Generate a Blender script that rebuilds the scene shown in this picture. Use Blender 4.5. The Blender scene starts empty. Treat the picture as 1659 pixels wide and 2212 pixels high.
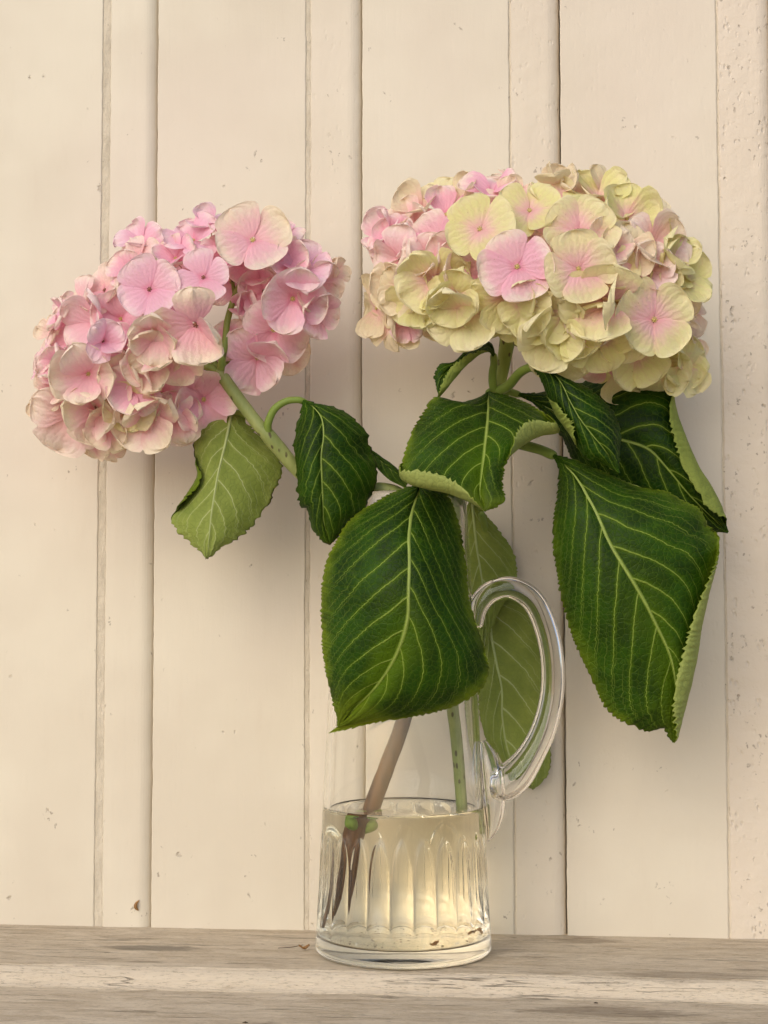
import bpy, math, random
import numpy as np
from mathutils import Vector, Matrix, noise as mnoise

random.seed(7)
rng = np.random.default_rng(7)
S = bpy.context.scene
COL = S.collection
PI = math.pi

# ------------------------------------------------------------------ camera
CAM = np.array([0.0792, -0.9067, 0.1948])
YAW, PITCH, ROLL, FPX = 0.0991, 0.0622, -0.0011, 3383.6
PW, PH = 1659.0, 2212.0
_F = np.array([-math.sin(YAW) * math.cos(PITCH), math.cos(YAW) * math.cos(PITCH), math.sin(PITCH)])
_R0 = np.array([math.cos(YAW), math.sin(YAW), 0.0])
_U0 = np.cross(_R0, _F)
_R = _R0 * math.cos(ROLL) + _U0 * math.sin(ROLL)
_U = -_R0 * math.sin(ROLL) + _U0 * math.cos(ROLL)
cam = bpy.data.cameras.new('camera')
cam.sensor_fit = 'VERTICAL'
cam.sensor_height = 24.0
cam.lens = 24.0 * FPX / PH
cam.clip_start, cam.clip_end = 0.01, 100.0
co = bpy.data.objects.new('camera', cam)
COL.objects.link(co)
M = Matrix(((_R[0], _U[0], -_F[0], CAM[0]), (_R[1], _U[1], -_F[1], CAM[1]), (_R[2], _U[2], -_F[2], CAM[2]), (0, 0, 0, 1)))
co.matrix_world = M
S.camera = co

# ------------------------------------------------------------------ daylight
SUN_DIR = Vector((-0.34, -0.76, 0.54)).normalized()        # towards the sun
SUN_EL = math.asin(SUN_DIR.z)
SUN_ROT = math.atan2(SUN_DIR.x, SUN_DIR.y)
w = bpy.data.worlds.new('World')
S.world = w
w.use_nodes = True
nt = w.node_tree
nt.nodes.clear()
sky = nt.nodes.new('ShaderNodeTexSky')
sky.sky_type = 'NISHITA'
sky.sun_disc = False
sky.sun_elevation = SUN_EL
sky.sun_rotation = SUN_ROT
sky.dust_density = 1.7
sky.air_density = 0.7
sky.ozone_density = 0.2
bg = nt.nodes.new('ShaderNodeBackground')
bg.inputs['Strength'].default_value = 0.15
wo = nt.nodes.new('ShaderNodeOutputWorld')
nt.links.new(sky.outputs[0], bg.inputs[0])
nt.links.new(bg.outputs[0], wo.inputs[0])
sl = bpy.data.lights.new('sun', 'SUN')
sl.energy = 0.8
sl.angle = math.radians(62)
sl.color = (1.0, 0.92, 0.79)
so = bpy.data.objects.new('sun', sl)
COL.objects.link(so)
so.rotation_euler = (-SUN_DIR).to_track_quat('-Z', 'Y').to_euler()
S.view_settings.view_transform = 'Standard'
S.view_settings.look = 'None'
S.view_settings.exposure = 0.38
S.view_settings.gamma = 1.0
S.cycles.use_denoising = True
S.cycles.max_bounces = 24
S.cycles.transmission_bounces = 20
S.cycles.glossy_bounces = 8
S.cycles.diffuse_bounces = 5
S.cycles.transparent_max_bounces = 12
S.cycles.caustics_refractive = True
S.cycles.caustics_reflective = False
S.cycles.blur_glossy = 0.0

WALL_Y = 0.054


def at(px, py, Y):
    """the point on the vertical plane y = Y met by the sight line of a spot of the photograph"""
    d = _F + _R * ((px - PW / 2) / FPX) - _U * ((py - PH / 2) / FPX)
    k = (Y - CAM[1]) / d[1]
    return CAM + d * k


def at_z(px, py, z):
    d = _F + _R * ((px - PW / 2) / FPX) - _U * ((py - PH / 2) / FPX)
    return CAM + d * ((z - CAM[2]) / d[2])


# ------------------------------------------------------------------ helpers
def link(name, me, parent=None, mats=()):
    o = bpy.data.objects.new(name, me)
    COL.objects.link(o)
    if parent is not None:
        o.parent = parent
    if me is not None:
        for m in mats:
            me.materials.append(m)
    return o


def tag(o, label=None, cat=None, group=None, kind=None):
    if label: o['label'] = label
    if cat: o['category'] = cat
    if group: o['group'] = group
    if kind: o['kind'] = kind
    return o


def empty(name, loc):
    o = bpy.data.objects.new(name, None)
    COL.objects.link(o)
    o.location = loc
    o.empty_display_size = 0.01
    return o


def mesh(name, V, F, smooth=True, mat_idx=None, uv=None):
    me = bpy.data.meshes.new(name)
    me.from_pydata([tuple(map(float, v)) for v in V], [], [tuple(map(int, f)) for f in F])
    if smooth:
        me.polygons.foreach_set('use_smooth', [True] * len(me.polygons))
    if mat_idx is not None:
        me.polygons.foreach_set('material_index', list(map(int, mat_idx)))
    if uv is not None:
        lay = me.uv_layers.new(name='UVMap')
        li = np.zeros(len(me.loops), dtype=np.int32)
        me.loops.foreach_get('vertex_index', li)
        lay.data.foreach_set('uv', np.asarray(uv, dtype=np.float32)[li].ravel())
    me.update()
    return me


def grid_faces(nr, nc, off=0, wrap=False, flip=False):
    i, j = np.meshgrid(np.arange(nr - 1), np.arange(nc if wrap else nc - 1), indexing='ij')
    i, j = i.ravel(), j.ravel()
    k = (j + 1) % nc
    f = np.stack([i * nc + j, i * nc + k, (i + 1) * nc + k, (i + 1) * nc + j], 1) + off
    return f[:, ::-1] if flip else f


def catmull(P, n=None, ts=None):
    """smooth curve through points, sampled by chord length"""
    P = np.asarray(P, float)
    m = len(P)
    d = np.linalg.norm(np.diff(P[:, :3], axis=0), axis=1)
    t = np.r_[0, np.cumsum(np.maximum(d, 1e-7))]
    t /= t[-1]
    if ts is None:
        ts = np.linspace(0, 1, n)
    T = np.zeros_like(P)
    for i in range(m):
        a, b = max(i - 1, 0), min(i + 1, m - 1)
        T[i] = (P[b] - P[a]) / (t[b] - t[a])
    k = np.clip(np.searchsorted(t, ts, 'right') - 1, 0, m - 2)
    h = (t[k + 1] - t[k])[:, None]
    u = ((ts - t[k])[:, None]) / h
    return ((2 * u**3 - 3 * u**2 + 1) * P[k] + (u**3 - 2 * u**2 + u) * h * T[k]
            + (-2 * u**3 + 3 * u**2) * P[k + 1] + (u**3 - u**2) * h * T[k + 1])


def tube(path, rad, seg=12, cap=True, n=None, jitter=0.0):
    """tapered tube along a smooth path; rad per path point"""
    path = np.asarray(path, float)
    rad = np.broadcast_to(np.asarray(rad, float), (len(path),))
    n = n or max(8, len(path) * 6)
    Q = catmull(np.c_[path, rad], n)
    C, r = Q[:, :3], Q[:, 3]
    T = np.gradient(C, axis=0)
    T /= np.linalg.norm(T, axis=1)[:, None] + 1e-12
    up = np.array([0.13, -0.9, 0.41])
    V = []
    for i in range(n):
        a = up - T[i] * up.dot(T[i])
        a /= np.linalg.norm(a)
        b = np.cross(T[i], a)
        up = a
        for k in range(seg):
            th = 2 * PI * k / seg
            rr = r[i] * (1 + jitter * mnoise.noise((C[i, 0] * 160 + k, C[i, 2] * 160, 3.1)))
            V.append(C[i] + rr * (math.cos(th) * a + math.sin(th) * b))
    F = grid_faces(n, seg, wrap=True, flip=True).tolist()
    if cap:
        V.append(C[0] - T[0] * r[0] * 0.3); V.append(C[-1] + T[-1] * r[-1] * 0.3)
        a0, a1 = n * seg, n * seg + 1
        for k in range(seg):
            F.append((a0, k, (k + 1) % seg))
            F.append((a1, (n - 1) * seg + (k + 1) % seg, (n - 1) * seg + k))
    return V, F


# ------------------------------------------------------------------ material helpers
class NB:
    def __init__(self, name):
        self.m = bpy.data.materials.new(name)
        self.m.use_nodes = True
        self.t = self.m.node_tree
        self.t.nodes.clear()
        self.out = self.n('ShaderNodeOutputMaterial')

    def n(self, t, **kw):
        x = self.t.nodes.new(t)
        for k, v in kw.items():
            setattr(x, k, v)
        return x

    def put(self, sock, v):
        if isinstance(v, bpy.types.NodeSocket):
            self.t.links.new(v, sock)
        elif v is not None:
            if isinstance(v, (tuple, list)) and len(v) == 3 and sock.type == 'RGBA':
                v = (*v, 1)
            sock.default_value = v

    def math(self, op, a, b=None, c=None, clamp=False):
        x = self.n('ShaderNodeMath', operation=op, use_clamp=clamp)
        self.put(x.inputs[0], a)
        if b is not None: self.put(x.inputs[1], b)
        if c is not None: self.put(x.inputs[2], c)
        return x.outputs[0]

    def mix(self, f, a, b, blend='MIX'):
        x = self.n('ShaderNodeMix', data_type='RGBA', blend_type=blend, clamp_factor=True)
        self.put(x.inputs[0], f); self.put(x.inputs[6], a); self.put(x.inputs[7], b)
        return x.outputs[2]

    def sstep(self, v, lo, hi, a=0.0, b=1.0):
        x = self.n('ShaderNodeMapRange', interpolation_type='SMOOTHSTEP')
        for k, q in enumerate((v, lo, hi, a, b)):
            self.put(x.inputs[k], q)
        return x.outputs[0]

    def coord(self, which='Object', scale=(1, 1, 1), loc=(0, 0, 0), rot=(0, 0, 0)):
        c = self.n('ShaderNodeTexCoord')
        mp = self.n('ShaderNodeMapping')
        self.t.links.new(c.outputs[which], mp.inputs[0])
        mp.inputs['Scale'].default_value = scale
        mp.inputs['Location'].default_value = loc
        mp.inputs['Rotation'].default_value = rot
        return mp.outputs[0]

    def noise(self, vec, scale, detail=4.0, rough=0.55, dist=0.0, col=False):
        x = self.n('ShaderNodeTexNoise')
        self.put(x.inputs['Vector'], vec); self.put(x.inputs['Scale'], scale)
        x.inputs['Detail'].default_value = detail
        x.inputs['Roughness'].default_value = rough
        x.inputs['Distortion'].default_value = dist
        return x.outputs[1 if col else 0]

    def voro(self, vec, scale, feature='F1', rand=1.0, out='Distance'):
        x = self.n('ShaderNodeTexVoronoi', feature=feature)
        self.put(x.inputs['Vector'], vec); self.put(x.inputs['Scale'], scale)
        x.inputs['Randomness'].default_value = rand
        return x.outputs[out]

    def bump(self, h, strength=0.3, dist=0.001, normal=None):
        x = self.n('ShaderNodeBump')
        self.put(x.inputs['Height'], h)
        self.put(x.inputs['Strength'], strength)
        x.inputs['Distance'].default_value = dist
        if normal is not None: self.put(x.inputs['Normal'], normal)
        return x.outputs[0]

    def sep(self, v):
        x = self.n('ShaderNodeSeparateXYZ')
        self.put(x.inputs[0], v)
        return x.outputs

    def bsdf(self, color, rough=0.5, normal=None, spec=0.5, **kw):
        x = self.n('ShaderNodeBsdfPrincipled')
        self.put(x.inputs['Base Color'], color)
        self.put(x.inputs['Roughness'], rough)
        x.inputs['Specular IOR Level'].default_value = spec
        if normal is not None: self.put(x.inputs['Normal'], normal)
        for k, v in kw.items():
            self.put(x.inputs[k.replace('_', ' ')], v)
        return x.outputs[0]

    def add_translucent(self, sh, color, f, normal=None):
        x = self.n('ShaderNodeBsdfTranslucent')
        self.put(x.inputs[0], color)
        if normal is not None: self.put(x.inputs['Normal'], normal)
        m = self.n('ShaderNodeMixShader')
        self.put(m.inputs[0], f)
        self.t.links.new(sh, m.inputs[1]); self.t.links.new(x.outputs[0], m.inputs[2])
        return m.outputs[0]

    def done(self, sh, vol=None):
        self.t.links.new(sh, self.out.inputs[0])
        if vol is not None: self.t.links.new(vol, self.out.inputs[1])
        return self.m

    def objcol(self):
        x = self.n('ShaderNodeObjectInfo')
        s = self.n('ShaderNodeSeparateColor')
        self.t.links.new(x.outputs['Color'], s.inputs[0])
        return s.outputs[0], s.outputs[1], s.outputs[2], x.outputs['Alpha'], x.outputs['Random']


# ------------------------------------------------------------------ materials
def mat_paint():
    b = NB('cream_paint')
    r, g, bl, al, rnd = b.objcol()                 # r = how pitted the old paint is
    v = b.coord('Object')
    vs = b.coord('Object', (1, 1, 0.22))
    big = b.noise(v, 7, 3)
    pink = b.noise(v, 4.3, 2, 0.4)
    c = b.mix(b.sstep(big, 0.35, 0.68), (0.61, 0.545, 0.425), (0.675, 0.618, 0.488))
    c = b.mix(b.math('MULTIPLY', b.sstep(pink, 0.45, 0.68), 0.55), c, (0.66, 0.575, 0.475))
    c = b.mix(b.math('MULTIPLY', r, 0.55), c, (0.66, 0.56, 0.445))
    # specks and scratches
    wq = b.n('ShaderNodeVectorMath', operation='MULTIPLY_ADD')
    b.put(wq.inputs[0], b.noise(v, 170, 3, 0.6, col=True)); wq.inputs[1].default_value = (0.009, 0.009, 0.009); b.put(wq.inputs[2], b.coord('Object', (1, 1, 0.6), rot=(0, 0.5, 0)))
    wq = wq.outputs[0]
    sp = b.voro(wq, 120)
    gate = b.sstep(b.noise(v, 38, 2), b.math('SUBTRACT', 0.63, b.math('MULTIPLY', r, 0.10)), b.math('SUBTRACT', 0.69, b.math('MULTIPLY', r, 0.10)))
    spk = b.math('MULTIPLY', b.sstep(sp, 0.19, 0.08), gate)
    c = b.mix(b.math('MULTIPLY', spk, 0.55), c, (0.26, 0.21, 0.15))
    sp2 = b.voro(wq, 260)
    g2 = b.sstep(b.noise(v, 55, 2), b.math('SUBTRACT', 0.63, b.math('MULTIPLY', r, 0.12)), b.math('SUBTRACT', 0.69, b.math('MULTIPLY', r, 0.10)))
    spk2 = b.math('MULTIPLY', b.sstep(sp2, 0.26, 0.12), g2)
    c = b.mix(b.math('MULTIPLY', spk2, 0.6), c, (0.18, 0.14, 0.10))
    haze = b.noise(vs, 60, 5, 0.7)
    c = b.mix(b.math('MULTIPLY', b.sstep(haze, 0.55, 0.8), 0.16), c, (0.52, 0.43, 0.32))
    brush = b.noise(b.coord('Object', (1, 1, 0.08)), 420, 3, 0.6)
    lump = b.noise(v, 60, 5, 0.6)
    h = b.math('ADD', b.math('MULTIPLY', brush, 0.14), b.math('MULTIPLY', lump, b.math('MULTIPLY_ADD', r, 1.6, 0.45)))
    pits = b.math('MULTIPLY', b.math('MULTIPLY', b.sstep(b.voro(b.coord('Object', (1, 1, 0.5)), 330), 0.42, 0.1), b.sstep(b.noise(v, 90, 3), 0.5, 0.62)), b.math('MULTIPLY', r, 0.9))
    h = b.math('ADD', h, b.math('MULTIPLY', b.noise(b.coord('Object', (1, 1, 0.07)), 110, 3, 0.6), 0.15))
    h = b.math('SUBTRACT', h, pits)
    h = b.math('SUBTRACT', h, b.math('MULTIPLY', spk, 1.2))
    nrm = b.bump(h, 0.5, 0.0014)
    return b.done(b.bsdf(c, b.math('MULTIPLY_ADD', lump, 0.25, 0.38), nrm, 0.35))


def mat_groove():
    b = NB('groove_grime')
    v = b.coord('Object', (1, 1, 0.3))
    n = b.noise(v, 160, 5, 0.7)
    n2 = b.noise(b.coord('Object', (1, 1, 0.6)), 420, 3, 0.7)
    c = b.mix(b.sstep(n, 0.35, 0.7), (0.62, 0.55, 0.425), (0.50, 0.44, 0.335))
    c = b.mix(b.math('MULTIPLY', b.sstep(n2, 0.66, 0.76), 0.7), c, (0.09, 0.075, 0.05))
    nrm = b.bump(b.math('ADD', n, n2), 0.7, 0.0015)
    return b.done(b.bsdf(c, 0.75, nrm, 0.2))


def mat_sill(pale=0.0, name='weathered_sill'):
    b = NB(name)
    gx = b.coord('Object', (1, 9, 9))
    g1 = b.noise(gx, 16, 6, 0.68, 0.6)
    g2 = b.noise(b.coord('Object', (1, 22, 22)), 30, 5, 0.7, 0.3)
    blot = b.noise(b.coord('Object', (1, 2.2, 2.2)), 24, 5, 0.65, 0.8)
    fine = b.noise(b.coord('Object', (1, 5, 5)), 200, 6, 0.75)
    c = b.mix(b.sstep(g1, 0.32, 0.66), (0.50, 0.405, 0.28), (0.65, 0.55, 0.405))
    c = b.mix(b.sstep(g2, 0.55, 0.75, 0.0, 0.6), c, (0.235, 0.18, 0.125))
    c = b.mix(b.sstep(blot, 0.50 - 0.22 * pale, 0.66 - 0.18 * pale, 0.0, 0.75), c, (0.70, 0.60, 0.45))
    c = b.mix(b.sstep(fine, 0.52, 0.66, 0.0, 0.6), c, (0.20, 0.155, 0.105))
    c = b.mix(b.sstep(b.noise(b.coord('Object', (1, 3, 3)), 300, 3, 0.6), 0.55, 0.68, 0.0, 0.55), c, (0.66, 0.58, 0.45))
    cr = b.math('ABSOLUTE', b.math('SUBTRACT', b.noise(b.coord('Object', (1, 26, 26)), 5, 3, 0.6), 0.5))
    crk = b.math('MULTIPLY', b.sstep(cr, 0.014, 0.003), b.sstep(b.noise(b.coord('Object', (1, 4, 4)), 18, 2), 0.45, 0.6))
    c = b.mix(b.math('MULTIPLY', crk, 0.5), c, (0.10, 0.075, 0.05))
    # soaked stains with their own outline
    w = b.coord('Object')
    xyz = b.sep(w)
    wob = b.noise(b.coord('Object', (1, 5, 5)), 55, 5, 0.75)
    for (sx, sy, rx, ry, dk, cc) in STAINS:
        dx = b.math('DIVIDE', b.math('SUBTRACT', xyz[0], sx), rx)
        dy = b.math('DIVIDE', b.math('SUBTRACT', xyz[1], sy), ry)
        d = b.math('SQRT', b.math('ADD', b.math('MULTIPLY', dx, dx), b.math('MULTIPLY', dy, dy)))
        d = b.math('ADD', d, b.math('MULTIPLY_ADD', wob, 1.7, -0.85))
        c = b.mix(b.sstep(d, 1.0, 0.55, 0.0, dk), c, cc)
    h = b.math('ADD', b.math('MULTIPLY', g2, 0.7), b.math('ADD', b.math('MULTIPLY', g1, 0.8), b.math('MULTIPLY', fine, 0.5)))
    h = b.math('SUBTRACT', h, crk)
    nrm = b.bump(h, 0.85, 0.0018)
    return b.done(b.bsdf(c, 0.72, nrm, 0.25))


def mat_leaf(top=True):
    b = NB('leaf_upper' if top else 'leaf_underside')
    yel, light, nvn, al, rnd = b.objcol()          # yellow margin, lightness, vein count/20
    uv = b.n('ShaderNodeUVMap').outputs[0]
    s, t, _ = b.sep(uv)
    a = b.math('ABSOLUTE', s)
    wob = b.noise(b.coord('Object'), 60, 2, 0.5)
    off = b.math('MULTIPLY', b.math('SIGN', s), 0.21)
    nv = b.math('MULTIPLY', nvn, 20.0)
    ph = b.math('SUBTRACT', t, b.math('MULTIPLY', b.math('POWER', a, 1.2), 0.40))
    ph = b.math('ADD', ph, b.math('MULTIPLY_ADD', wob, 0.03, -0.015))
    ph = b.math('ADD', b.math('MULTIPLY', ph, nv), off)
    d = b.math('ABSOLUTE', b.math('SUBTRACT', b.math('FRACT', b.math('ADD', ph, 10.0)), 0.5))
    wv = b.sstep(a, 0.0, 1.0, 0.052, 0.016)
    vein = b.sstep(d, wv, b.math('MULTIPLY', wv, 0.25))
    vein = b.math('MULTIPLY', vein, b.sstep(a, 1.02, 0.72))
    mid = b.sstep(a, 0.030, 0.012)
    vein = b.math('MAXIMUM', vein, mid)
    d2 = b.math('ABSOLUTE', b.math('SUBTRACT', b.math('FRACT', b.math('MULTIPLY_ADD', ph, 2.0, b.math('MULTIPLY_ADD', wob, 0.5, 20.0))), 0.5))
    fork = b.math('MULTIPLY', b.sstep(d2, 0.05, 0.015), b.math('MULTIPLY', b.sstep(a, 0.45, 0.75), b.sstep(a, 1.0, 0.85)))
    vein = b.math('MAXIMUM', vein, b.math('MULTIPLY', fork, 0.45))
    halo = b.math('MULTIPLY', b.sstep(d, 0.22, 0.0), b.sstep(a, 1.0, 0.4))
    net = b.voro(b.coord('Object', (1, 0.4, 1)), 330, 'DISTANCE_TO_EDGE')
    netl = b.sstep(net, 0.10, 0.0)
    cells = b.noise(b.coord('Object'), 420, 3, 0.6)
    blot = b.noise(b.coord('Object'), 42, 4, 0.6)
    if top:
        dark, midc, lite = (0.0052, 0.0215, 0.0015), (0.0155, 0.055, 0.0020), (0.105, 0.19, 0.004)
        veinc, yc = (0.25, 0.335, 0.055), (0.21, 0.27, 0.013)
    else:
        dark, midc, lite = (0.17, 0.225, 0.036), (0.24, 0.295, 0.055), (0.33, 0.385, 0.095)
        veinc, yc = (0.48, 0.53, 0.24), (0.33, 0.38, 0.11)
    c = b.mix(b.sstep(b.math('ADD', blot, b.math('MULTIPLY_ADD', a, 0.12, -0.04)), 0.40, 0.66), dark, midc)
    c = b.mix(b.math('MULTIPLY', b.math('MULTIPLY', b.sstep(b.math('ADD', a, b.math('MULTIPLY_ADD', blot, 0.6, -0.3)), 0.42, 0.0), b.sstep(t, 0.35, 0.75)), b.math('MULTIPLY_ADD', yel, 0.7, 0.08)), c, lite)  # sheen along the tipward midrib, put into the leaf colour
    c = b.mix(light, c, lite)
    c = b.mix(b.math('MULTIPLY', halo, 0.34), c, lite)
    ew = b.math('ADD', a, b.math('MULTIPLY_ADD', blot, 0.5, -0.25))
    c = b.mix(b.math('MULTIPLY', b.sstep(ew, 0.80, 1.12), yel), c, yc)
    c = b.mix(b.math('MULTIPLY', b.sstep(a, 0.965, 0.995), b.math('MULTIPLY_ADD', yel, 0.6, 0.1)), c, yc)
    tipy = b.math('MULTIPLY', b.sstep(b.math('ADD', t, b.math('MULTIPLY_ADD', blot, 0.4, -0.2)), 0.78, 1.0), yel)
    c = b.mix(b.math('MULTIPLY', tipy, 0.7), c, yc)
    c = b.mix(b.math('MULTIPLY', netl, 0.20 if top else 0.2), c, lite if top else (0.13, 0.17, 0.05))
    c = b.mix(b.math('MULTIPLY', vein, b.math('MULTIPLY_ADD', blot, 0.5, 0.5)), c, veinc)
    # withered brown margin
    brown = b.math('MULTIPLY', b.sstep(b.math('ADD', b.math('MAXIMUM', a, b.math('MULTIPLY', t, 1.0)), b.math('MULTIPLY_ADD', b.noise(b.coord('Object'), 75, 3), 0.22, -0.11)), 0.985, 1.03), al)
    brown = b.math('MULTIPLY', brown, b.math('MAXIMUM', b.sstep(a, 1.03, 1.005), b.sstep(t, 0.8, 0.9)))
    c = b.mix(brown, c, (0.075, 0.045, 0.02))
    h = b.math('SUBTRACT', b.math('MULTIPLY', cells, 0.4), b.math('MULTIPLY', netl, 0.3))
    sg = -1.0 if top else 1.0
    h = b.math('ADD', h, b.math('MULTIPLY', b.sstep(net, 0.0, 0.32), 0.08))
    h = b.math('ADD', h, b.math('MULTIPLY', vein, 1.1 * sg))
    h = b.math('ADD', h, b.math('MULTIPLY', b.sstep(d, 0.0, 0.5), 0.9 if top else -0.7))
    nrm = b.bump(h, 0.48 if top else 0.4, 0.0013)
    sh = b.bsdf(c, b.math('MULTIPLY_ADD', cells, 0.25, 0.36) if top else 0.65, nrm, 0.13 if top else 0.15)
    sh = b.add_translucent(sh, b.mix(0.5, c, (0.16, 0.30, 0.02)), 0.16)
    return b.done(sh)


def mat_midrib(name, col):
    b = NB(name)
    n = b.noise(b.coord('Object'), 120, 3)
    c = b.mix(n, tuple(x * 0.75 for x in col), tuple(min(1, x * 1.2) for x in col))
    return b.done(b.bsdf(c, 0.5, None, 0.3))


def mat_stem():
    b = NB('stem_skin')
    r, g, bl, al, rnd = b.objcol()                 # r = woody
    v = b.coord('Object')
    n = b.noise(b.coord('Object', (1, 1, 0.25)), 90, 4, 0.6)
    c = b.mix(b.sstep(n, 0.3, 0.7), (0.165, 0.235, 0.035), (0.285, 0.345, 0.075))
    cw = b.mix(b.sstep(n, 0.3, 0.7), (0.26, 0.25, 0.13), (0.40, 0.38, 0.21))
    c = b.mix(r, c, cw)
    sp = b.voro(b.coord('Object', (1, 1, 0.42)), 300)
    gate = b.sstep(b.noise(v, 120, 2), 0.44, 0.54)
    c = b.mix(b.math('MULTIPLY', b.math('MULTIPLY', b.sstep(sp, 0.3, 0.18), gate), 0.8), c, (0.06, 0.035, 0.02))
    # lower woody bark, brown from a height of its own
    z = b.sep(v)[2]
    zz = b.math('ADD', z, b.math('MULTIPLY_ADD', b.noise(v, 70, 3), 0.05, -0.025))
    br = b.math('MULTIPLY', b.sstep(zz, 0.130, 0.112), bl)
    cb = b.mix(b.sstep(b.noise(b.coord('Object', (1, 1, 0.15)), 130, 5, 0.7), 0.35, 0.65), (0.035, 0.013, 0.003), (0.12, 0.048, 0.009))
    c = b.mix(br, c, cb)
    nrm = b.bump(n, 0.4, 0.001)
    return b.done(b.bsdf(c, 0.5, nrm, 0.35))


def mat_petal():
    b = NB('petal')
    pk, gr, tan, lil, rnd = b.objcol()
    uv = b.n('ShaderNodeUVMap').outputs[0]
    u, vv, _ = b.sep(uv)
    n = b.noise(b.coord('Object', loc=(3, 1, 2)), 5.0, 4, 0.6)
    ph = b.n('ShaderNodeObjectInfo').outputs['Random']
    cen = b.mix(pk, (0.88, 0.62, 0.51), (0.90, 0.49, 0.61))
    edge = b.mix(gr, (0.93, 0.755, 0.75), (0.80, 0.77, 0.355))
    cream = b.mix(gr, (0.93, 0.82, 0.70), (0.84, 0.79, 0.50))
    uu = b.math('ADD', u, b.math('MULTIPLY_ADD', n, 0.5, -0.25))
    spread = b.math('MULTIPLY_ADD', pk, 0.55, 0.22)
    f = b.sstep(uu, b.math('SUBTRACT', spread, 0.28), b.math('ADD', spread, 0.30))
    c = b.mix(f, cen, edge)
    c = b.mix(b.math('MULTIPLY', b.sstep(uu, 0.68, 1.0), 0.7), c, cream)
    c = b.mix(lil, c, b.mix(b.sstep(u, 0.1, 0.9), (0.82, 0.44, 0.58), (0.88, 0.64, 0.75)))
    c = b.mix(tan, c, b.mix(n, (0.78, 0.62, 0.45), (0.82, 0.70, 0.49)))
    deep = b.sstep(u, 0.26, 0.05)
    c = b.mix(b.math('MULTIPLY', deep, b.math('MULTIPLY_ADD', pk, 0.45, 0.15)), c, (0.78, 0.22, 0.36))
    # fan of fine veins
    mot_ = b.noise(b.coord('Object'), 3.0, 2)
    ang = b.math('MULTIPLY', vv, 40.0)
    vn = b.math('SINE', b.math('ADD', ang, b.math('MULTIPLY', b.noise(uv, 6, 3), 9.0)))
    vline = b.math('MULTIPLY', b.sstep(vn, 0.55, 1.0), b.sstep(u, 0.05, 0.4))
    c = b.mix(b.math('MULTIPLY', vline, 0.11), c, (0.70, 0.38, 0.36))
    sp = b.math('MULTIPLY', b.sstep(b.voro(b.coord('Object'), 7), 0.13, 0.05), b.sstep(mot_, 0.55, 0.62))
    c = b.mix(b.math('MULTIPLY', sp, 0.5), c, (0.45, 0.28, 0.16))
    mot = b.noise(b.coord('Object'), 16, 4, 0.65)
    c = b.mix(b.sstep(mot, 0.45, 0.75, 0.0, 0.25), c, b.mix(gr, (0.86, 0.60, 0.55), (0.70, 0.64, 0.29)))
    h = b.math('ADD', b.math('MULTIPLY', vn, 0.25), mot)
    nrm = b.bump(h, 0.25, 0.02)
    sh = b.bsdf(c, 0.6, nrm, 0.2)
    sh = b.add_translucent(sh, c, 0.32)
    return b.done(sh)


def mat_plain(name, c1, c2, scale=80, rough=0.6, spec=0.3):
    b = NB(name)
    n = b.noise(b.coord('Object'), scale, 4, 0.6)
    return b.done(b.bsdf(b.mix(b.sstep(n, 0.3, 0.7), c1, c2), rough, b.bump(n, 0.3, 0.0006), spec))


def mat_glass():
    b = NB('clear_glass')
    x = b.n('ShaderNodeBsdfGlass')
    x.inputs['Color'].default_value = (0.995, 0.995, 0.99, 1)
    x.inputs['Roughness'].default_value = 0.0
    x.inputs['IOR'].default_value = 1.45
    return b.done(x.outputs[0])


def mat_water():
    b = NB('stale_water')
    x = b.n('ShaderNodeBsdfGlass')
    x.inputs['Color'].default_value = (1, 1, 1, 1)
    x.inputs['Roughness'].default_value = 0.0
    x.inputs['IOR'].default_value = 1.33
    v = b.n('ShaderNodeVolumeAbsorption')
    v.inputs['Color'].default_value = (0.97, 0.87, 0.52, 1)
    v.inputs['Density'].default_value = 5.2
    return b.done(x.outputs[0], v.outputs[0])


# sill landmarks in the world
e0, e1 = at_z(0, 2082, 0), at_z(1659, 2109, 0)
EDGE_Y = float((e0[1] + e1[1]) / 2)
q1, q2, q3 = at_z(325, 2046, 0), at_z(1310, 2183, -0.011), at_z(1270, 2030, 0)
q4 = at_z(1480, 2150, -0.011)
STAINS = [(q1[0], q1[1], 0.032, 0.010, 0.65, (0.155, 0.135, 0.10)),
          (q2[0], q2[1], 0.050, 0.012, 0.50, (0.16, 0.115, 0.07)),
          (q3[0], q3[1], 0.022, 0.010, 0.40, (0.17, 0.125, 0.08)),
          (q4[0], q4[1], 0.045, 0.010, 0.40, (0.17, 0.125, 0.08))]
M_PAINT, M_GROOVE = mat_paint(), mat_groove()
M_SILL, M_NOSE = mat_sill(0.0), mat_sill(1.0, 'weathered_sill_lip')
M_TOP, M_UNDER = mat_leaf(True), mat_leaf(False)
M_RIB_T = mat_midrib('midrib_upper', (0.23, 0.30, 0.06))
M_RIB_U = mat_midrib('midrib_under', (0.37, 0.43, 0.17))
M_STEM, M_PETAL = mat_stem(), mat_petal()
M_PETIOLE = mat_midrib('petiole_skin', (0.185, 0.26, 0.045))
M_EYE = mat_plain('floret_eye', (0.50, 0.42, 0.10), (0.66, 0.50, 0.26), 9)
M_EYED = mat_plain('floret_eye_dark', (0.16, 0.05, 0.04), (0.40, 0.18, 0.10), 9)
M_STALK = mat_plain('floret_stalk', (0.60, 0.30, 0.27), (0.56, 0.42, 0.22), 4)
M_GLASS, M_WATER = mat_glass(), mat_water()
M_DEAD = mat_plain('withered_leaf', (0.22, 0.11, 0.035), (0.38, 0.21, 0.075), 200)
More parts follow.
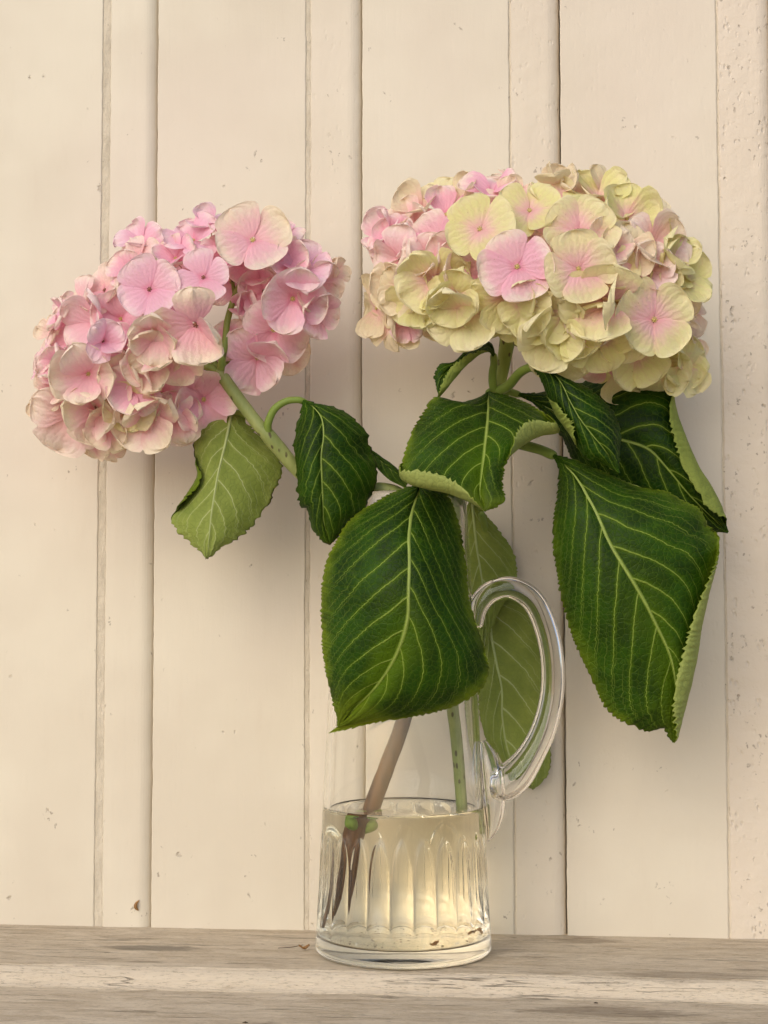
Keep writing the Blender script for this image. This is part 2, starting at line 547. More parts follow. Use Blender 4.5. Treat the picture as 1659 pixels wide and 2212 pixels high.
M_SPECK = mat_plain('dark_crumb', (0.035, 0.022, 0.012), (0.10, 0.06, 0.03), 300)

# ------------------------------------------------------------------ the board wall
wall = empty('board_wall', (0, WALL_Y, 0))
tag(wall, 'cream painted wall of upright boards and narrow rounded strips behind the flowers', 'wall')


def line_x(x0, y0, x1, y1):
    a, b_ = at(x0, y0, WALL_Y), at(x1, y1, WALL_Y)
    return float((a[0] + b_[0]) / 2)


# measured joints: wide board | groove | strip, left to right
J = [(221, 0, 205, 1994), (238, 0, 222, 1995), (343, 0, 325, 2000), (661.5, 0, 657, 2008), (668.5, 0, 670, 2008), (781.8, 0, 783, 2010),
     (1100.6, 0, 1109.5, 2017), (1103.5, 0, 1112.5, 2017), (1210, 0, 1224.5, 2017), (1543.6, 0, 1577, 2023), (1547, 0, 1580, 2023)]
X = [line_x(*j) for j in J]
Z0, Z1 = -0.004, 0.95


def extrude_profile(name, prof, mats_i, mat_list, rough):
    """prof: (x, y) outline seen from above, front face line left to right; closed behind"""
    prof = list(prof)
    n = len(prof)
    nz = 380
    V, F, mi = [], [], []
    for k in range(nz + 1):
        z = Z0 + (Z1 - Z0) * k / nz
        for i, (x, y) in enumerate(prof):
            jx = 0.0
            if i not in (0, n - 1):
                jx = 0.00028 * mnoise.noise((x * 40, z * 46, 1.7)) + 0.00030 * mnoise.noise((x * 40, z * 190, 4.2))
            jy = 0.0004 * mnoise.noise((x * 9, z * 9, 8.3)) if y < 0.01 else 0
            V.append((x + jx, y + jy, z))
    for k in range(nz):
        for i in range(n):
            j = (i + 1) % n
            F.append((k * n + i, k * n + j, (k + 1) * n + j, (k + 1) * n + i))
            mi.append(mats_i[i])
    F.append(tuple(range(n))); mi.append(0)
    F.append(tuple(reversed([nz * n + i for i in range(n)]))); mi.append(0)
    me = mesh(name, V, F, smooth=False, mat_idx=mi)
    o = link(name, me, wall, mat_list)
    o.color = (rough, 0, 0, 1)
    return o


B = 0.018   # board thickness


def wide_plank(x0, x1, rough=0.0):
    r = 0.0007
    prof = [(x0, B), (x0, r), (x0 + r * 0.3, r * 0.3), (x0 + r, 0)]
    for q in np.linspace(0, 1, 12)[1:-1]:
        prof.append((x0 + r + (x1 - x0 - 2 * r) * q, 0))
    prof += [(x1 - r, 0), (x1 - r * 0.3, r * 0.3), (x1, r), (x1, B)]
    extrude_profile('plank', prof, [1] + [0] * (len(prof) - 1), [M_PAINT, M_GROOVE], rough)


def narrow_strip(xg, xs, x1, rough=0.0, gd=0.0007):
    """grimy sunken ledge on the left, flat face, rounded right shoulder that falls to a dark joint"""
    R = 0.0090
    D = 0.0058
    prof = [(xg + 0.00004, B), (xg + 0.00004, gd), (xs - 0.0006, gd * 0.9), (xs, 0.0008), (xs + 0.0006, 0.0002)]
    mats_i = [0, 1, 1, 0, 0]
    for q in np.linspace(0, 1, 5)[1:]:
        prof.append((xs + 0.0006 + (x1 - R - xs - 0.0006) * q, 0.0)); mats_i.append(0)
    for q in np.linspace(0, 1, 9)[1:]:
        th = q * PI / 2
        prof.append((x1 - R + (R - 0.0005) * math.sin(th), D * (1 - math.cos(th)))); mats_i.append(0)
    mats_i[-1] = 1
    prof.append((x1 - 0.0004, B)); mats_i.append(0)
    extrude_profile('batten', prof, mats_i, [M_PAINT, M_GROOVE], rough)


XL, XR = X[0] - 0.50, X[9] + 0.50
wide_plank(XL, X[0])
narrow_strip(X[0], X[1], X[2], 0.05, 0.0007)
wide_plank(X[2], X[3])
narrow_strip(X[3], X[4], X[5], 0.25)
wide_plank(X[5], X[6])
narrow_strip(X[6], X[7], X[8], 0.5, 0.0009)
wide_plank(X[8], X[9], 0.12)
narrow_strip(X[9], X[10], X[10] + (X[8] - X[7]) * 1.05, 1.0, 0.0009)
wide_plank(X[10] + (X[8] - X[7]) * 1.05, XR, 0.3)

bx0, bx1 = XL - 0.01, XR + 0.01
by0, by1 = B + 0.0006, B + 0.012
V = [(x, y, z) for z in (Z0, Z1) for x, y in ((bx0, by0), (bx1, by0), (bx1, by1), (bx0, by1))]
link('backing', mesh('backing', V, [(0, 1, 5, 4), (1, 2, 6, 5), (2, 3, 7, 6), (3, 0, 4, 7), (3, 2, 1, 0), (4, 5, 6, 7)], smooth=False), wall, [M_GROOVE])

# ------------------------------------------------------------------ the sill
sill = empty('wooden_sill', (0, 0, 0))
tag(sill, 'weathered bare wooden sill with pale stepped lip under the glass jug', 'sill')


def sill_piece(name, prof, mat, x0=-0.75, x1=0.80, nx=520, amp=0.0005):
    n = len(prof)
    V, F = [], []
    for k in range(nx + 1):
        x = x0 + (x1 - x0) * k / nx
        for i, (y, z) in enumerate(prof):
            jy = amp * (mnoise.noise((x * 26, y * 30, 0.3)) + 0.6 * mnoise.noise((x * 120, y * 50, 2.3)))
            jz = amp * 0.5 * (mnoise.noise((x * 30, y * 140, 5.3)) + 0.6 * mnoise.noise((x * 140, y * 300, 7.7)))
            if abs(x) < 0.07 and name == 'tread': jz = min(jz, 0) * 0.6
            V.append((x, y + jy, z + jz))
    for k in range(nx):
        for i in range(n - 1):
            F.append((k * n + i, k * n + i + 1, (k + 1) * n + i + 1, (k + 1) * n + i))
    F.append(tuple(reversed(range(n))))
    F.append(tuple(nx * n + i for i in range(n)))
    me = mesh(name, V, F, smooth=True)
    me.set_sharp_from_angle(angle=math.radians(35))
    return link(name, me, sill, [mat])


ey = EDGE_Y
DROP = 0.0105
top = [(WALL_Y + 0.03, -0.03), (WALL_Y + 0.03, -0.0006)]
for q in np.linspace(0, 1, 16):
    top.append((WALL_Y + 0.028 + (ey + 0.002 - WALL_Y - 0.028) * q, -0.0006))
top += [(ey + 0.0006, -0.0008), (ey, -0.0016), (ey - 0.0002, -0.03)]
sill_piece('tread', top, M_SILL)
lip = [(ey - 0.0004, -0.03), (ey - 0.0004, -0.0022), (ey - 0.0012, -0.0014), (ey - 0.0024, -0.0016), (ey - 0.0042, -0.0030), (ey - 0.0062, -0.0062), (ey - 0.0074, -0.0088), (ey - 0.0085, -DROP + 0.0006), (ey - 0.0105, -DROP), (ey - 0.0105, -0.03)]
sill_piece('nosing', lip, M_NOSE, amp=0.0007)
low = [(ey - 0.0107, -0.04), (ey - 0.0107, -DROP - 0.0004)]
for q in np.linspace(0, 1, 40)[1:]:
    low.append((ey - 0.0107 - 0.95 * q**1.3, -DROP - 0.0008 - 0.008 * q))  # runs on unseen toward the camera, lengthened to bounce light upward
low += [(ey - 0.9612, -0.04)]
sill_piece('step', low, M_SILL, amp=0.0006)

# ------------------------------------------------------------------ glass jug
jug = empty('glass_jug', (0, 0, 0))
tag(jug, 'clear fluted glass jug with loop handle holding two hydrangeas', 'jug')
RIM_Z = 0.2615


def r_out(z):
    r = 0.0506 + (0.0371 - 0.0506) * (z / RIM_Z)
    return r


NFL = 24
FL_Z0, FL_Z1 = 0.045, 0.0685


def flute(z, th):
    ph = ((th / (2 * PI) * NFL + 0.25) % 1.0) * 2 - 1
    if z <= FL_Z0: k = 1.0
    elif z >= FL_Z1: return 0.0
    else: k = math.sqrt(max(0, 1 - ((z - FL_Z0) / (FL_Z1 - FL_Z0))**2))
    f = min(1.0, max(0.0, (z - 0.0110) / 0.028))
    fade = f * f * (3 - 2 * f)
    e = min(1.0, max(0.0, (0.96 * k - abs(ph)) / 0.16))
    return fade * (0.0013 * max(0.0, (0.96 * k)**2 - ph * ph) + 0.0005 * e * e * (3 - 2 * e))


def jug_body():
    seg = NFL * 26
    rows = []
    # outer from bottom centre to rim, then inner down
    outer = [(0.0, 0.0014), (0.030, 0.0012), (0.042, 0.0006), (0.0470, 0.0), (0.0492, 0.0006), (0.0503, 0.0020)]
    zs = list(np.linspace(0.0045, FL_Z1 + 0.002, 46)) + list(np.linspace(FL_Z1 + 0.004, RIM_Z - 0.002, 60))
    th_w = 0.0038
    prof = [(r, z, 0) for r, z in outer] + [(r_out(z), z, 1) for z in zs]
    prof += [(r_out(RIM_Z) - 0.0004, RIM_Z - 0.0006, 0), (r_out(RIM_Z) - th_w * 0.5, RIM_Z, 0), (r_out(RIM_Z) - th_w + 0.0004, RIM_Z - 0.0006, 0)]
    for z in np.linspace(RIM_Z - 0.002, 0.014, 70):
        prof.append((r_out(z) - th_w, z, 0))
    prof += [(r_out(0.011) - th_w - 0.0006, 0.0112, 0), (r_out(0.0095) - th_w - 0.0022, 0.0093, 0), (0.040, 0.0086, 0), (0.028, 0.0083, 0), (0.0, 0.0082, 0)]
    V = []
    for (r, z, fl) in prof:
        for k in range(seg):
            th = 2 * PI * k / seg
            rr = r - (flute(z, th) if fl else 0)
            if r == 0.0: rr = 1e-5
            V.append((rr * math.cos(th), rr * math.sin(th), z))
    F = grid_faces(len(prof), seg, wrap=True)
    me = mesh('body', V, F)
    return link('body', me, jug, [M_GLASS])


body = jug_body()


def handle():
    pts = [(1024, 1352, 0.000, 5.2), (1034, 1308, 0.000, 6.2), (1062, 1278, 0.001, 6.6), (1104, 1270, 0.002, 6.7), (1150, 1297, 0.003, 6.9), (1180, 1360, 0.004, 7.0),
           (1193, 1430, 0.004, 7.0), (1192, 1500, 0.004, 7.1), (1176, 1570, 0.003, 7.4), (1148, 1628, 0.002, 8.0), (1114, 1674, 0.001, 10.0), (1084, 1694, 0.000, 10.0), (1060, 1696, 0.0, 7.0)]
    path = [at(x, y, Y) for x, y, Y, r in pts]
    V, F = tube(path, [r * 1e-3 for *_, r in pts], seg=28, n=130)
    # the handle is a flattened strap: narrower across the view
    o = link('handle', mesh('handle', V, F), jug, [M_GLASS])
    pts = [(1044, 1602, 0.001, 2.2), (1054, 1636, 0.001, 5.6), (1062, 1690, 0.001, 7.0), (1066, 1742, 0.0, 6.8), (1063, 1786, 0.0, 4.2), (1055, 1816, 0.0, 0.8)]
    V, F = tube([at(x, y, Y) for x, y, Y, r in pts], [r * 1e-3 for *_, r in pts], seg=24, n=60)
    link('handle_tail', mesh('handle_tail', V, F), jug, [M_GLASS])


handle()

# ------------------------------------------------------------------ water
WZ = 0.0812


def water():
    seg = 160
    prof = [(0.0, 0.0079), (0.028, 0.0080), (0.040, 0.0083), (0.0455, 0.0091)]
    ov = 0.0038 - 0.0004
    for z in np.linspace(0.0125, WZ + 0.0008, 30):
        prof.append((r_out(z) - ov, z))
    rr = r_out(WZ) - ov
    prof += [(rr - 0.0006, WZ + 0.0003), (rr - 0.0016, WZ), (rr - 0.004, WZ - 0.0001), (rr * 0.5, WZ - 0.0001), (0.0, WZ - 0.0001)]
    V = []
    for r, z in prof:
        for k in range(seg):
            th = 2 * PI * k / seg
            r_ = r if r > 0 else 1e-5
            V.append((r_ * math.cos(th), r_ * math.sin(th), z))
    o = link('water', mesh('water', V, grid_faces(len(prof), seg, wrap=True)), None, [M_WATER])
    tag(o, 'pale yellow water filling the lower third of the glass jug', 'water')


water()

# ------------------------------------------------------------------ leaves
def P3(pts):
    return np.array([at(x, y, Y) for x, y, Y in pts])


def make_leaf(parent, mid, A, Bq, face='top', curlA=None, curlB=None, bulge=0.004, quilt=0.0010, nv=9, yellow=0.5, light=0.0, brown=0.0,
              teeth=14.0, tooth=3.2, petiole=None, prad=2.0, rib=1.5, label=None, wave=0.0008, curl_depth=0.006):
    """mid, A, Bq: midrib and the two margins as (px, py, Y); curl: list of (t, dx, dy) from the fold to the free margin in px"""
    px = 0.000262
    lenA = sum(math.dist(A[i][:2], A[i + 1][:2]) for i in range(len(A) - 1))
    nt_ = max(14, int(lenA / teeth))
    rows = nt_ * 5 + 1
    ts = np.linspace(0, 1, rows)
    Mp = catmull(P3(mid), ts=ts)
    seedv = random.uniform(0, 50)
    grids = []
    nh, nc = 22, 8
    for side, (E, curl) in enumerate(((A, curlA), (Bq, curlB))):
        Ep = catmull(P3(E), ts=ts)
        D = Ep - Mp
        ln = np.linalg.norm(D, axis=1)[:, None] + 1e-9
        fz = ts * nt_ + 0.3 * side + 0.45 * np.sin(ts * 31 + seedv) + 0.3 * np.sin(ts * 71 + seedv * 3)
        fr = fz % 1.0
        tr = np.random.default_rng(int(seedv * 1000) + side).uniform(0.35, 1.55, nt_ + 6)
        tr[np.random.default_rng(int(seedv * 77) + side).integers(0, nt_, 2)] = -1.0
        tt = np.where(fr < 0.72, fr / 0.72, (1 - fr) / 0.28)
        amp = tooth * px * tr[np.clip(np.floor(fz).astype(int) + 1, 0, nt_ + 5)]
        saw = ((tt - 0.5) * amp * np.clip(ts / 0.05, 0, 1) * np.clip((1 - ts) / 0.03, 0, 1))[:, None]
        if curl is not None:
            ct = np.array([c[0] for c in curl])
            cx = np.interp(ts, ct, [c[1] for c in curl]) * px
            cy = -np.interp(ts, ct, [c[2] for c in curl]) * px
            # smooth
            ker = np.ones(9) / 9
            cx = np.convolve(np.pad(cx, 4, 'edge'), ker, 'valid'); cy = np.convolve(np.pad(cy, 4, 'edge'), ker, 'valid')
            cvec = np.stack([cx, np.zeros_like(cx), cy], 1)
            cl = np.linalg.norm(cvec, axis=1)
        else:
            cl = np.zeros(rows)
            cvec = np.zeros((rows, 3))
        has = np.clip(cl / 0.0012, 0, 1)[:, None]
        Ep = Ep + D / ln * saw * (1 - has)
        D = Ep - Mp
        s = np.linspace(0, 1, nh + 1)[1:]
        G = Mp[:, None, :] + D[:, None, :] * s[None, :, None]
        bl = bulge * np.sin(PI * s)[None, :] * np.sin(PI * np.clip(ts, 0.02, 0.98))[:, None]**0.6
        wv = wave * np.sin(ts * 21 + seedv + side * 2)[:, None] * s[None, :]**2 * np.sin(PI * ts)[:, None]
        G[:, :, 1] += -bl + wv
        U = np.broadcast_to(s[None, :], (rows, nh))
        # the rolled margin
        u = np.linspace(0, 1, nc + 1)[1:]
        slope = np.maximum(0, (Ep[:, 1:2] - Mp[:, 1:2])) / ln
        fwd = -(curl_depth + (slope * cl[:, None] * 1.15 + bulge * 0.8 if curl_depth > 0 else 0)) * has
        K = Ep + D / ln * (0.06 * cl[:, None]) + np.concatenate([0 * fwd, fwd * 0.8, 0 * fwd], 1)
        cdir = cvec / (cl[:, None] + 1e-9)
        C = Ep + cvec + cdir * saw * has * 1.4 + np.concatenate([0 * fwd, fwd, 0 * fwd], 1)
        Cg = ((1 - u)**2)[None, :, None] * Ep[:, None] + (2 * u * (1 - u))[None, :, None] * K[:, None] + (u**2)[None, :, None] * C[:, None]
        Uc = 1 + u[None, :] * np.clip(cl[:, None] / (ln + 1e-6), 0, 0.5)
        if curl is None:
            grids.append((G, U))
        else:
            grids.append((np.concatenate([G, Cg], 1), np.concatenate([U, Uc], 1)))
    (GA, UA), (GB, UB) = grids
    P = np.concatenate([GA[:, ::-1], Mp[:, None], GB], 1)
    Us = np.concatenate([-UA[:, ::-1], np.zeros((rows, 1)), UB], 1)
    ncol = P.shape[1]
    jm = GA.shape[1]
    dt = np.gradient(P, axis=0); ds = np.gradient(P, axis=1)
    N = np.cross(dt, ds)
    L = np.linalg.norm(N, axis=2, keepdims=True)
    N = N / np.maximum(L, 1e-12)
    N[L[..., 0] < 1e-12] = (0, -1, 0)
    core = N[rows // 4: 3 * rows // 4, max(0, jm - 15): jm + 16].reshape(-1, 3).mean(0)
    want = -1 if face == 'top' else 1
    flip = (core[1] * want) < 0
    if flip: N = -N
    a = np.abs(Us)
    ph = (ts[:, None] - 0.40 * np.minimum(a, 1.3)**1.2) * nv + np.sign(Us) * 0.21
    d = np.abs((ph + 10) % 1.0 - 0.5)
    up = quilt * (np.clip(d / 0.35, 0, 1)**0.7) * np.clip(1.05 - a, 0, 1)**0.5 * np.clip(a / 0.15, 0, 1)
    up = up - 0.35 * quilt * np.exp(-(a / 0.06)**2)
    nz = np.array([[mnoise.noise((p[0] * 130, p[1] * 130, p[2] * 130)) for p in row[::2]] for row in P[::3]])
    nzf = np.repeat(np.repeat(nz, 3, 0)[:rows], 2, 1)[:, :ncol]
    kk = np.ones(5) / 5
    nzf = np.apply_along_axis(lambda q: np.convolve(np.pad(q, 2, 'edge'), kk, 'valid'), 0, nzf)
    nzf = np.apply_along_axis(lambda q: np.convolve(np.pad(q, 2, 'edge'), kk, 'valid'), 1, nzf)
    up = up + 0.00045 * nzf
    T = P + N * up[..., None]
    Bt = T - N * 0.00035
    org = Vector(Mp[0])
    V = np.concatenate([T.reshape(-1, 3), Bt.reshape(-1, 3)]) - np.array(org)
    nv_ = rows * ncol
    f1 = grid_faces(rows, ncol, 0, flip=flip)
    f2 = grid_faces(rows, ncol, nv_, flip=not flip)
    rim = []
    for i in range(rows - 1):
        for j in (0, ncol - 1):
            q = (i * ncol + j, (i + 1) * ncol + j, (i + 1) * ncol + j + nv_, i * ncol + j + nv_)
            rim.append(q if (j == 0) != flip else q[::-1])
    F = np.concatenate([f1, f2, np.array(rim)])
    mi = np.r_[np.zeros(len(f1)), np.ones(len(f2)), np.zeros(len(rim))]
    tu = np.broadcast_to(ts[:, None], (rows, ncol))
    uv = np.stack([Us, tu], -1).reshape(-1, 2)
    me = mesh('leaf', V, F, mat_idx=mi, uv=np.concatenate([uv, uv]))
    o = link('leaf', me, parent, [M_TOP, M_UNDER])
    o.location = org - parent.location
    o.color = (yellow, light, nv / 20.0, brown)
    if label: o['label'] = label
    # midrib: a slender rod sunk in the blade
    sgn = 1.0 if face == 'top' else -1.0
    k = np.arange(0, int(rows * 0.9), max(1, rows // 30))
    Nf = N[:, jm] * sgn
    base = T[:, jm] if face == 'top' else Bt[:, jm]
    rr = rib * 1e-3 * 0.5 * (1 - ts[k] * 0.93)
    pth = base[k] - (N[:, jm] if face == 'top' else -N[:, jm])[k] * rr[:, None] * 0.45 - np.array(org)
    V, F = tube(pth, rr, seg=8, n=len(k) * 2)
    link('midrib', mesh('midrib', V, F), o, [M_RIB_T if face == 'top' else M_RIB_U])
    if petiole is not None:
        pp = np.array([at(*p) for p in petiole] + [Mp[0] + np.array([0, 0.0006, 0]), Mp[2] + np.array([0, 0.0006, 0])]) - np.array(org)
        rad = np.linspace(prad * 1e-3 * 1.15, prad * 1e-3 * 0.8, len(pp))
        rad[-1] *= 0.6
        V, F = tube(pp, rad, seg=12, n=len(pp) * 9, jitter=0.05)
        link('petiole', mesh('petiole', V, F), o, [M_PETIOLE])
    return o


def stem(parent, name, pts, woody=0.0, bark=0.0, seg=16, label=None):
    path = [at(x, y, Y) for x, y, Y, r in pts]
    V, F = tube(path, [r * 1e-3 for *_, r in pts], seg=seg, n=len(pts) * 10, jitter=0.06)
    V = np.array(V) - np.array(parent.location)
    o = link(name, mesh(name, V, F), parent, [M_STEM])
    o.color = (woody, 0, bark, 1)
    if label: o['label'] = label
    return o


# the two plants stand at their cut ends in the jug
hyd_p = empty('hydrangea', tuple(at(1003, 1790, 0.012)))
tag(hyd_p, 'leaning hydrangea stem with soft pink mophead and two drooping leaves', 'hydrangea', 'cut hydrangeas standing in the jug')
hyd_g = empty('hydrangea', tuple(at(770, 1940, 0.0)))
tag(hyd_g, 'upright hydrangea stem with yellow green and pink mophead and large dark leaves', 'hydrangea', 'cut hydrangeas standing in the jug')

# stems ---------------------------------------------------------------
stem(hyd_p, 'stem', [(1003, 1800, 0.012, 3.4), (1000, 1745, 0.012, 3.5), (985, 1580, 0.006, 3.6), (958, 1400, 0.0, 3.7), (928, 1220, -0.006, 3.8), (896, 1105, -0.012, 3.9), (850, 1062, -0.016, 3.9),
                     (770, 1056, -0.018, 3.9), (690, 1050, -0.020, 3.9), (640, 1012, -0.024, 4.0), (583, 945, -0.030, 4.3), (560, 920, -0.031, 3.7), (520, 868, -0.032, 3.7), (487, 822, -0.032, 3.6), (474, 806, -0.030, 4.0)], 0.35, 0.0)
for pts in ([(474, 808, -0.030, 2.6), (450, 793, -0.030, 2.6), (420, 784, -0.024, 2.2), (390, 770, -0.015, 2.0)],
            [(478, 806, -0.031, 2.6), (480, 775, -0.034, 2.2), (486, 745, -0.034, 2.0), (492, 690, -0.032, 1.9), (512, 628, -0.03, 1.7), (530, 600, -0.03, 1.5)],
            [(482, 808, -0.028, 2.4), (496, 780, -0.024, 2.0), (520, 740, -0.02, 1.8), (560, 690, -0.02, 1.5), (590, 665, -0.018, 1.4)],
            [(470, 812, -0.028, 2.2), (440, 820, -0.026, 2.2), (414, 812, -0.022, 1.8), (390, 800, -0.012, 1.6)],
            [(474, 806, -0.028, 2.0), (440, 730, -0.02, 1.6), (430, 660, -0.018, 1.4), (428, 640, -0.018, 1.2)],
            [(510, 660, -0.026, 1.5), (505, 625, -0.026, 1.2), (500, 590, -0.02, 1.0)]):
    stem(hyd_p, 'flower_stalk', pts, 0.0, 0.0, 10)
stem(hyd_g, 'stem', [(742, 1975, -0.002, 2.0), (765, 1900, -0.002, 4.6), (800, 1755, -0.004, 4.9), (838, 1650, -0.004, 4.7), (872, 1555, -0.004, 4.4), (915, 1380, -0.004, 4.1), (950, 1220, -0.004, 3.9), (985, 1090, -0.004, 4.2),
                     (1015, 1010, -0.004, 3.8), (1050, 920, -0.004, 3.8), (1073, 850, -0.005, 4.4), (1080, 820, -0.006, 4.0), (1090, 770, -0.008, 4.2), (1097, 725, -0.012, 4.6), (1098, 690, -0.012, 5.0)], 0.0, 1.0)
for pts in ([(1096, 735, -0.012, 2.6), (1112, 720, -0.014, 2.4), (1135, 690, -0.014, 2.0), (1180, 650, -0.014, 1.6)],
            [(1098, 725, -0.010, 2.6), (1080, 690, -0.012, 2.2), (1040, 650, -0.014, 1.8)],
            [(1098, 725, -0.012, 2.6), (1110, 660, -0.014, 2.2), (1130, 600, -0.016, 1.8)],
            [(1112, 745, -0.006, 2.2), (1124, 728, -0.006, 2.2), (1150, 700, -0.004, 1.9), (1220, 660, 0.0, 1.6)]):
    stem(hyd_g, 'flower_stalk', pts, 0.1, 0.0, 10)
# split cut end and buds on the brown stem under water
for pts in ([(800, 1790, 0.000, 3.0), (782, 1860, 0.002, 2.6), (775, 1915, 0.003, 0.5)], [(776, 1830, -0.004, 2.6), (752, 1900, -0.006, 2.6), (722, 2005, -0.008, 1.6)]):
    stem(hyd_g, 'split_end', pts, 0.0, 1.0, 10)
M_BUD = mat_midrib('bud_green', (0.17, 0.27, 0.03))
for pts in ([(792, 1792, -0.006, 1.0), (780, 1775, -0.009, 3.4), (772, 1762, -0.009, 0.6)], [(806, 1796, -0.003, 1.0), (818, 1780, -0.004, 3.2), (822, 1764, -0.003, 0.6)]):
    V, F = tube([at(x, y, Y) for x, y, Y, r in pts], [r * 1e-3 for *_, r in pts], seg=10, n=16)
    link('bud', mesh('bud', np.array(V) - np.array(hyd_g.location), F), hyd_g, [M_BUD])

# left plant leaves -----------------------------------------------------
make_leaf(hyd_p, [(656, 867, -.034), (677, 879, -.040), (695, 904, -.045), (699, 940, -.048), (694, 984, -.050), (695, 1027, -.050), (697, 1070, -.049), (699, 1120, -.047), (706, 1156, -.044), (713, 1176, -.042)],
          [(655, 868, -.034), (650, 894, -.036), (640, 922, -.039), (634, 966, -.042), (640, 998, -.043), (641, 1041, -.043), (645, 1084, -.042), (665, 1106, -.042), (672, 1135, -.042), (692, 1164, -.042), (713, 1176, -.042)],
          [(658, 866, -.034), (685, 872, -.036), (728, 881, -.036), (753, 895, -.034), (773, 912, -.033), (793, 939, -.032), (800, 973, -.030), (814, 1009, -.030), (812, 1041, -.030), (800, 1075, -.031), (782, 1110, -.034), (757, 1128, -.036), (739, 1153, -.038), (724, 1169, -.040), (713, 1176, -.042)],
          nv=7, yellow=0.12, light=0.05, brown=0.9, teeth=24, tooth=9, bulge=0.005,
          petiole=[(580, 942, -.031), (579, 915, -.034), (593, 884, -.036), (618, 867, -.036), (643, 864, -.035)], prad=2.1, rib=1.7,
          label='dark green leaf on an arched stalk with a browned tip')
make_leaf(hyd_p, [(500, 893, -.018), (494, 925, -.022), (487, 958, -.024), (472, 1019, -.027), (463, 1070, -.029), (456, 1120, -.030), (451, 1174, -.030), (447, 1207, -.029)],
          [(498, 892, -.018), (476, 893, -.018), (447, 895, -.018), (431, 915, -.018), (418, 955, -.018), (424, 998, -.018), (428, 1030, -.018), (408, 1065, -.018), (380, 1105, -.019), (371, 1124, -.020), (382, 1142, -.022), (400, 1163, -.024), (425, 1184, -.026), (447, 1207, -.029)],
          [(503, 892, -.018), (519, 897, -.018), (533, 915, -.016), (562, 944, -.014), (584, 969, -.013), (609, 998, -.012), (604, 1030, -.013), (596, 1055, -.014), (584, 1084, -.015), (571, 1102, -.016), (555, 1124, -.018), (533, 1149, -.020), (508, 1167, -.023), (483, 1181, -.025), (465, 1194, -.027), (447, 1207, -.029)],
          face='under', curlA=[(0, 0, 0), (.36, 0, 0), (.42, 6, 2), (.50, 26, -2), (.56, 20, 0), (.62, 3, -1), (.66, 0, 0), (1, 0, 0)],
          nv=7, yellow=0.3, light=0.15, brown=1.0, teeth=24, tooth=9, bulge=0.004, petiole=[(566, 930, -.026), (545, 905, -.022), (520, 893, -.019)], prad=1.9, rib=2.0,
          label='pale underside of a drooping leaf with a folded notch')
make_leaf(hyd_p, [(795, 972, -.012), (822, 995, -.014), (845, 1015, -.016), (880, 1045, -.016)],
          [(798, 968, -.012), (820, 984, -.010), (850, 1006, -.010), (882, 1038, -.012)],
          [(792, 980, -.014), (812, 1006, -.020), (838, 1034, -.024), (876, 1054, -.022)], nv=4, yellow=0.1, light=0.1, teeth=30, tooth=1, bulge=0.001, rib=2.4, label='narrow folded leaf seen nearly edge on')

# right plant leaves ----------------------------------------------------
# large back leaf
make_leaf(hyd_g, [(1120, 852, .004), (1190, 885, .002), (1263, 932, -.002), (1339, 950, -.006), (1400, 970, -.008), (1440, 1010, -.008), (1490, 1070, -.004), (1540, 1120, .002), (1572, 1150, .008)],
          [(1120, 854, .004), (1146, 866, .006), (1183, 905, .008), (1217, 950, .008), (1240, 1000, .008), (1300, 1060, .008), (1400, 1115, .008), (1480, 1140, .008), (1540, 1150, .008), (1572, 1150, .008)],
          [(1122, 850, .004), (1170, 848, .006), (1230, 838, .008), (1284, 815, .010), (1360, 795, .010), (1430, 788, .008), (1452, 830, .004), (1458, 880, .002), (1482, 948, .000), (1507, 1007, .000), (1536, 1053, .002), (1557, 1095, .004), (1572, 1150, .008)],
          curlB=[(0, 0, 0), (.50, 0, 0), (.56, -14, 22), (.64, -27, 8), (.74, -37, 2), (.82, -38, 10), (.89, -30, 26), (.93, -14, 16), (.96, 0, 0), (1, 0, 0)],
          nv=8, yellow=0.05, light=0.0, teeth=16, tooth=5, bulge=0.006, petiole=[(1078, 846, -.002), (1098, 846, .002)], prad=2.2, rib=2.0, curl_depth=0.009,
          label='big dark leaf behind with its pale edge rolled forward')
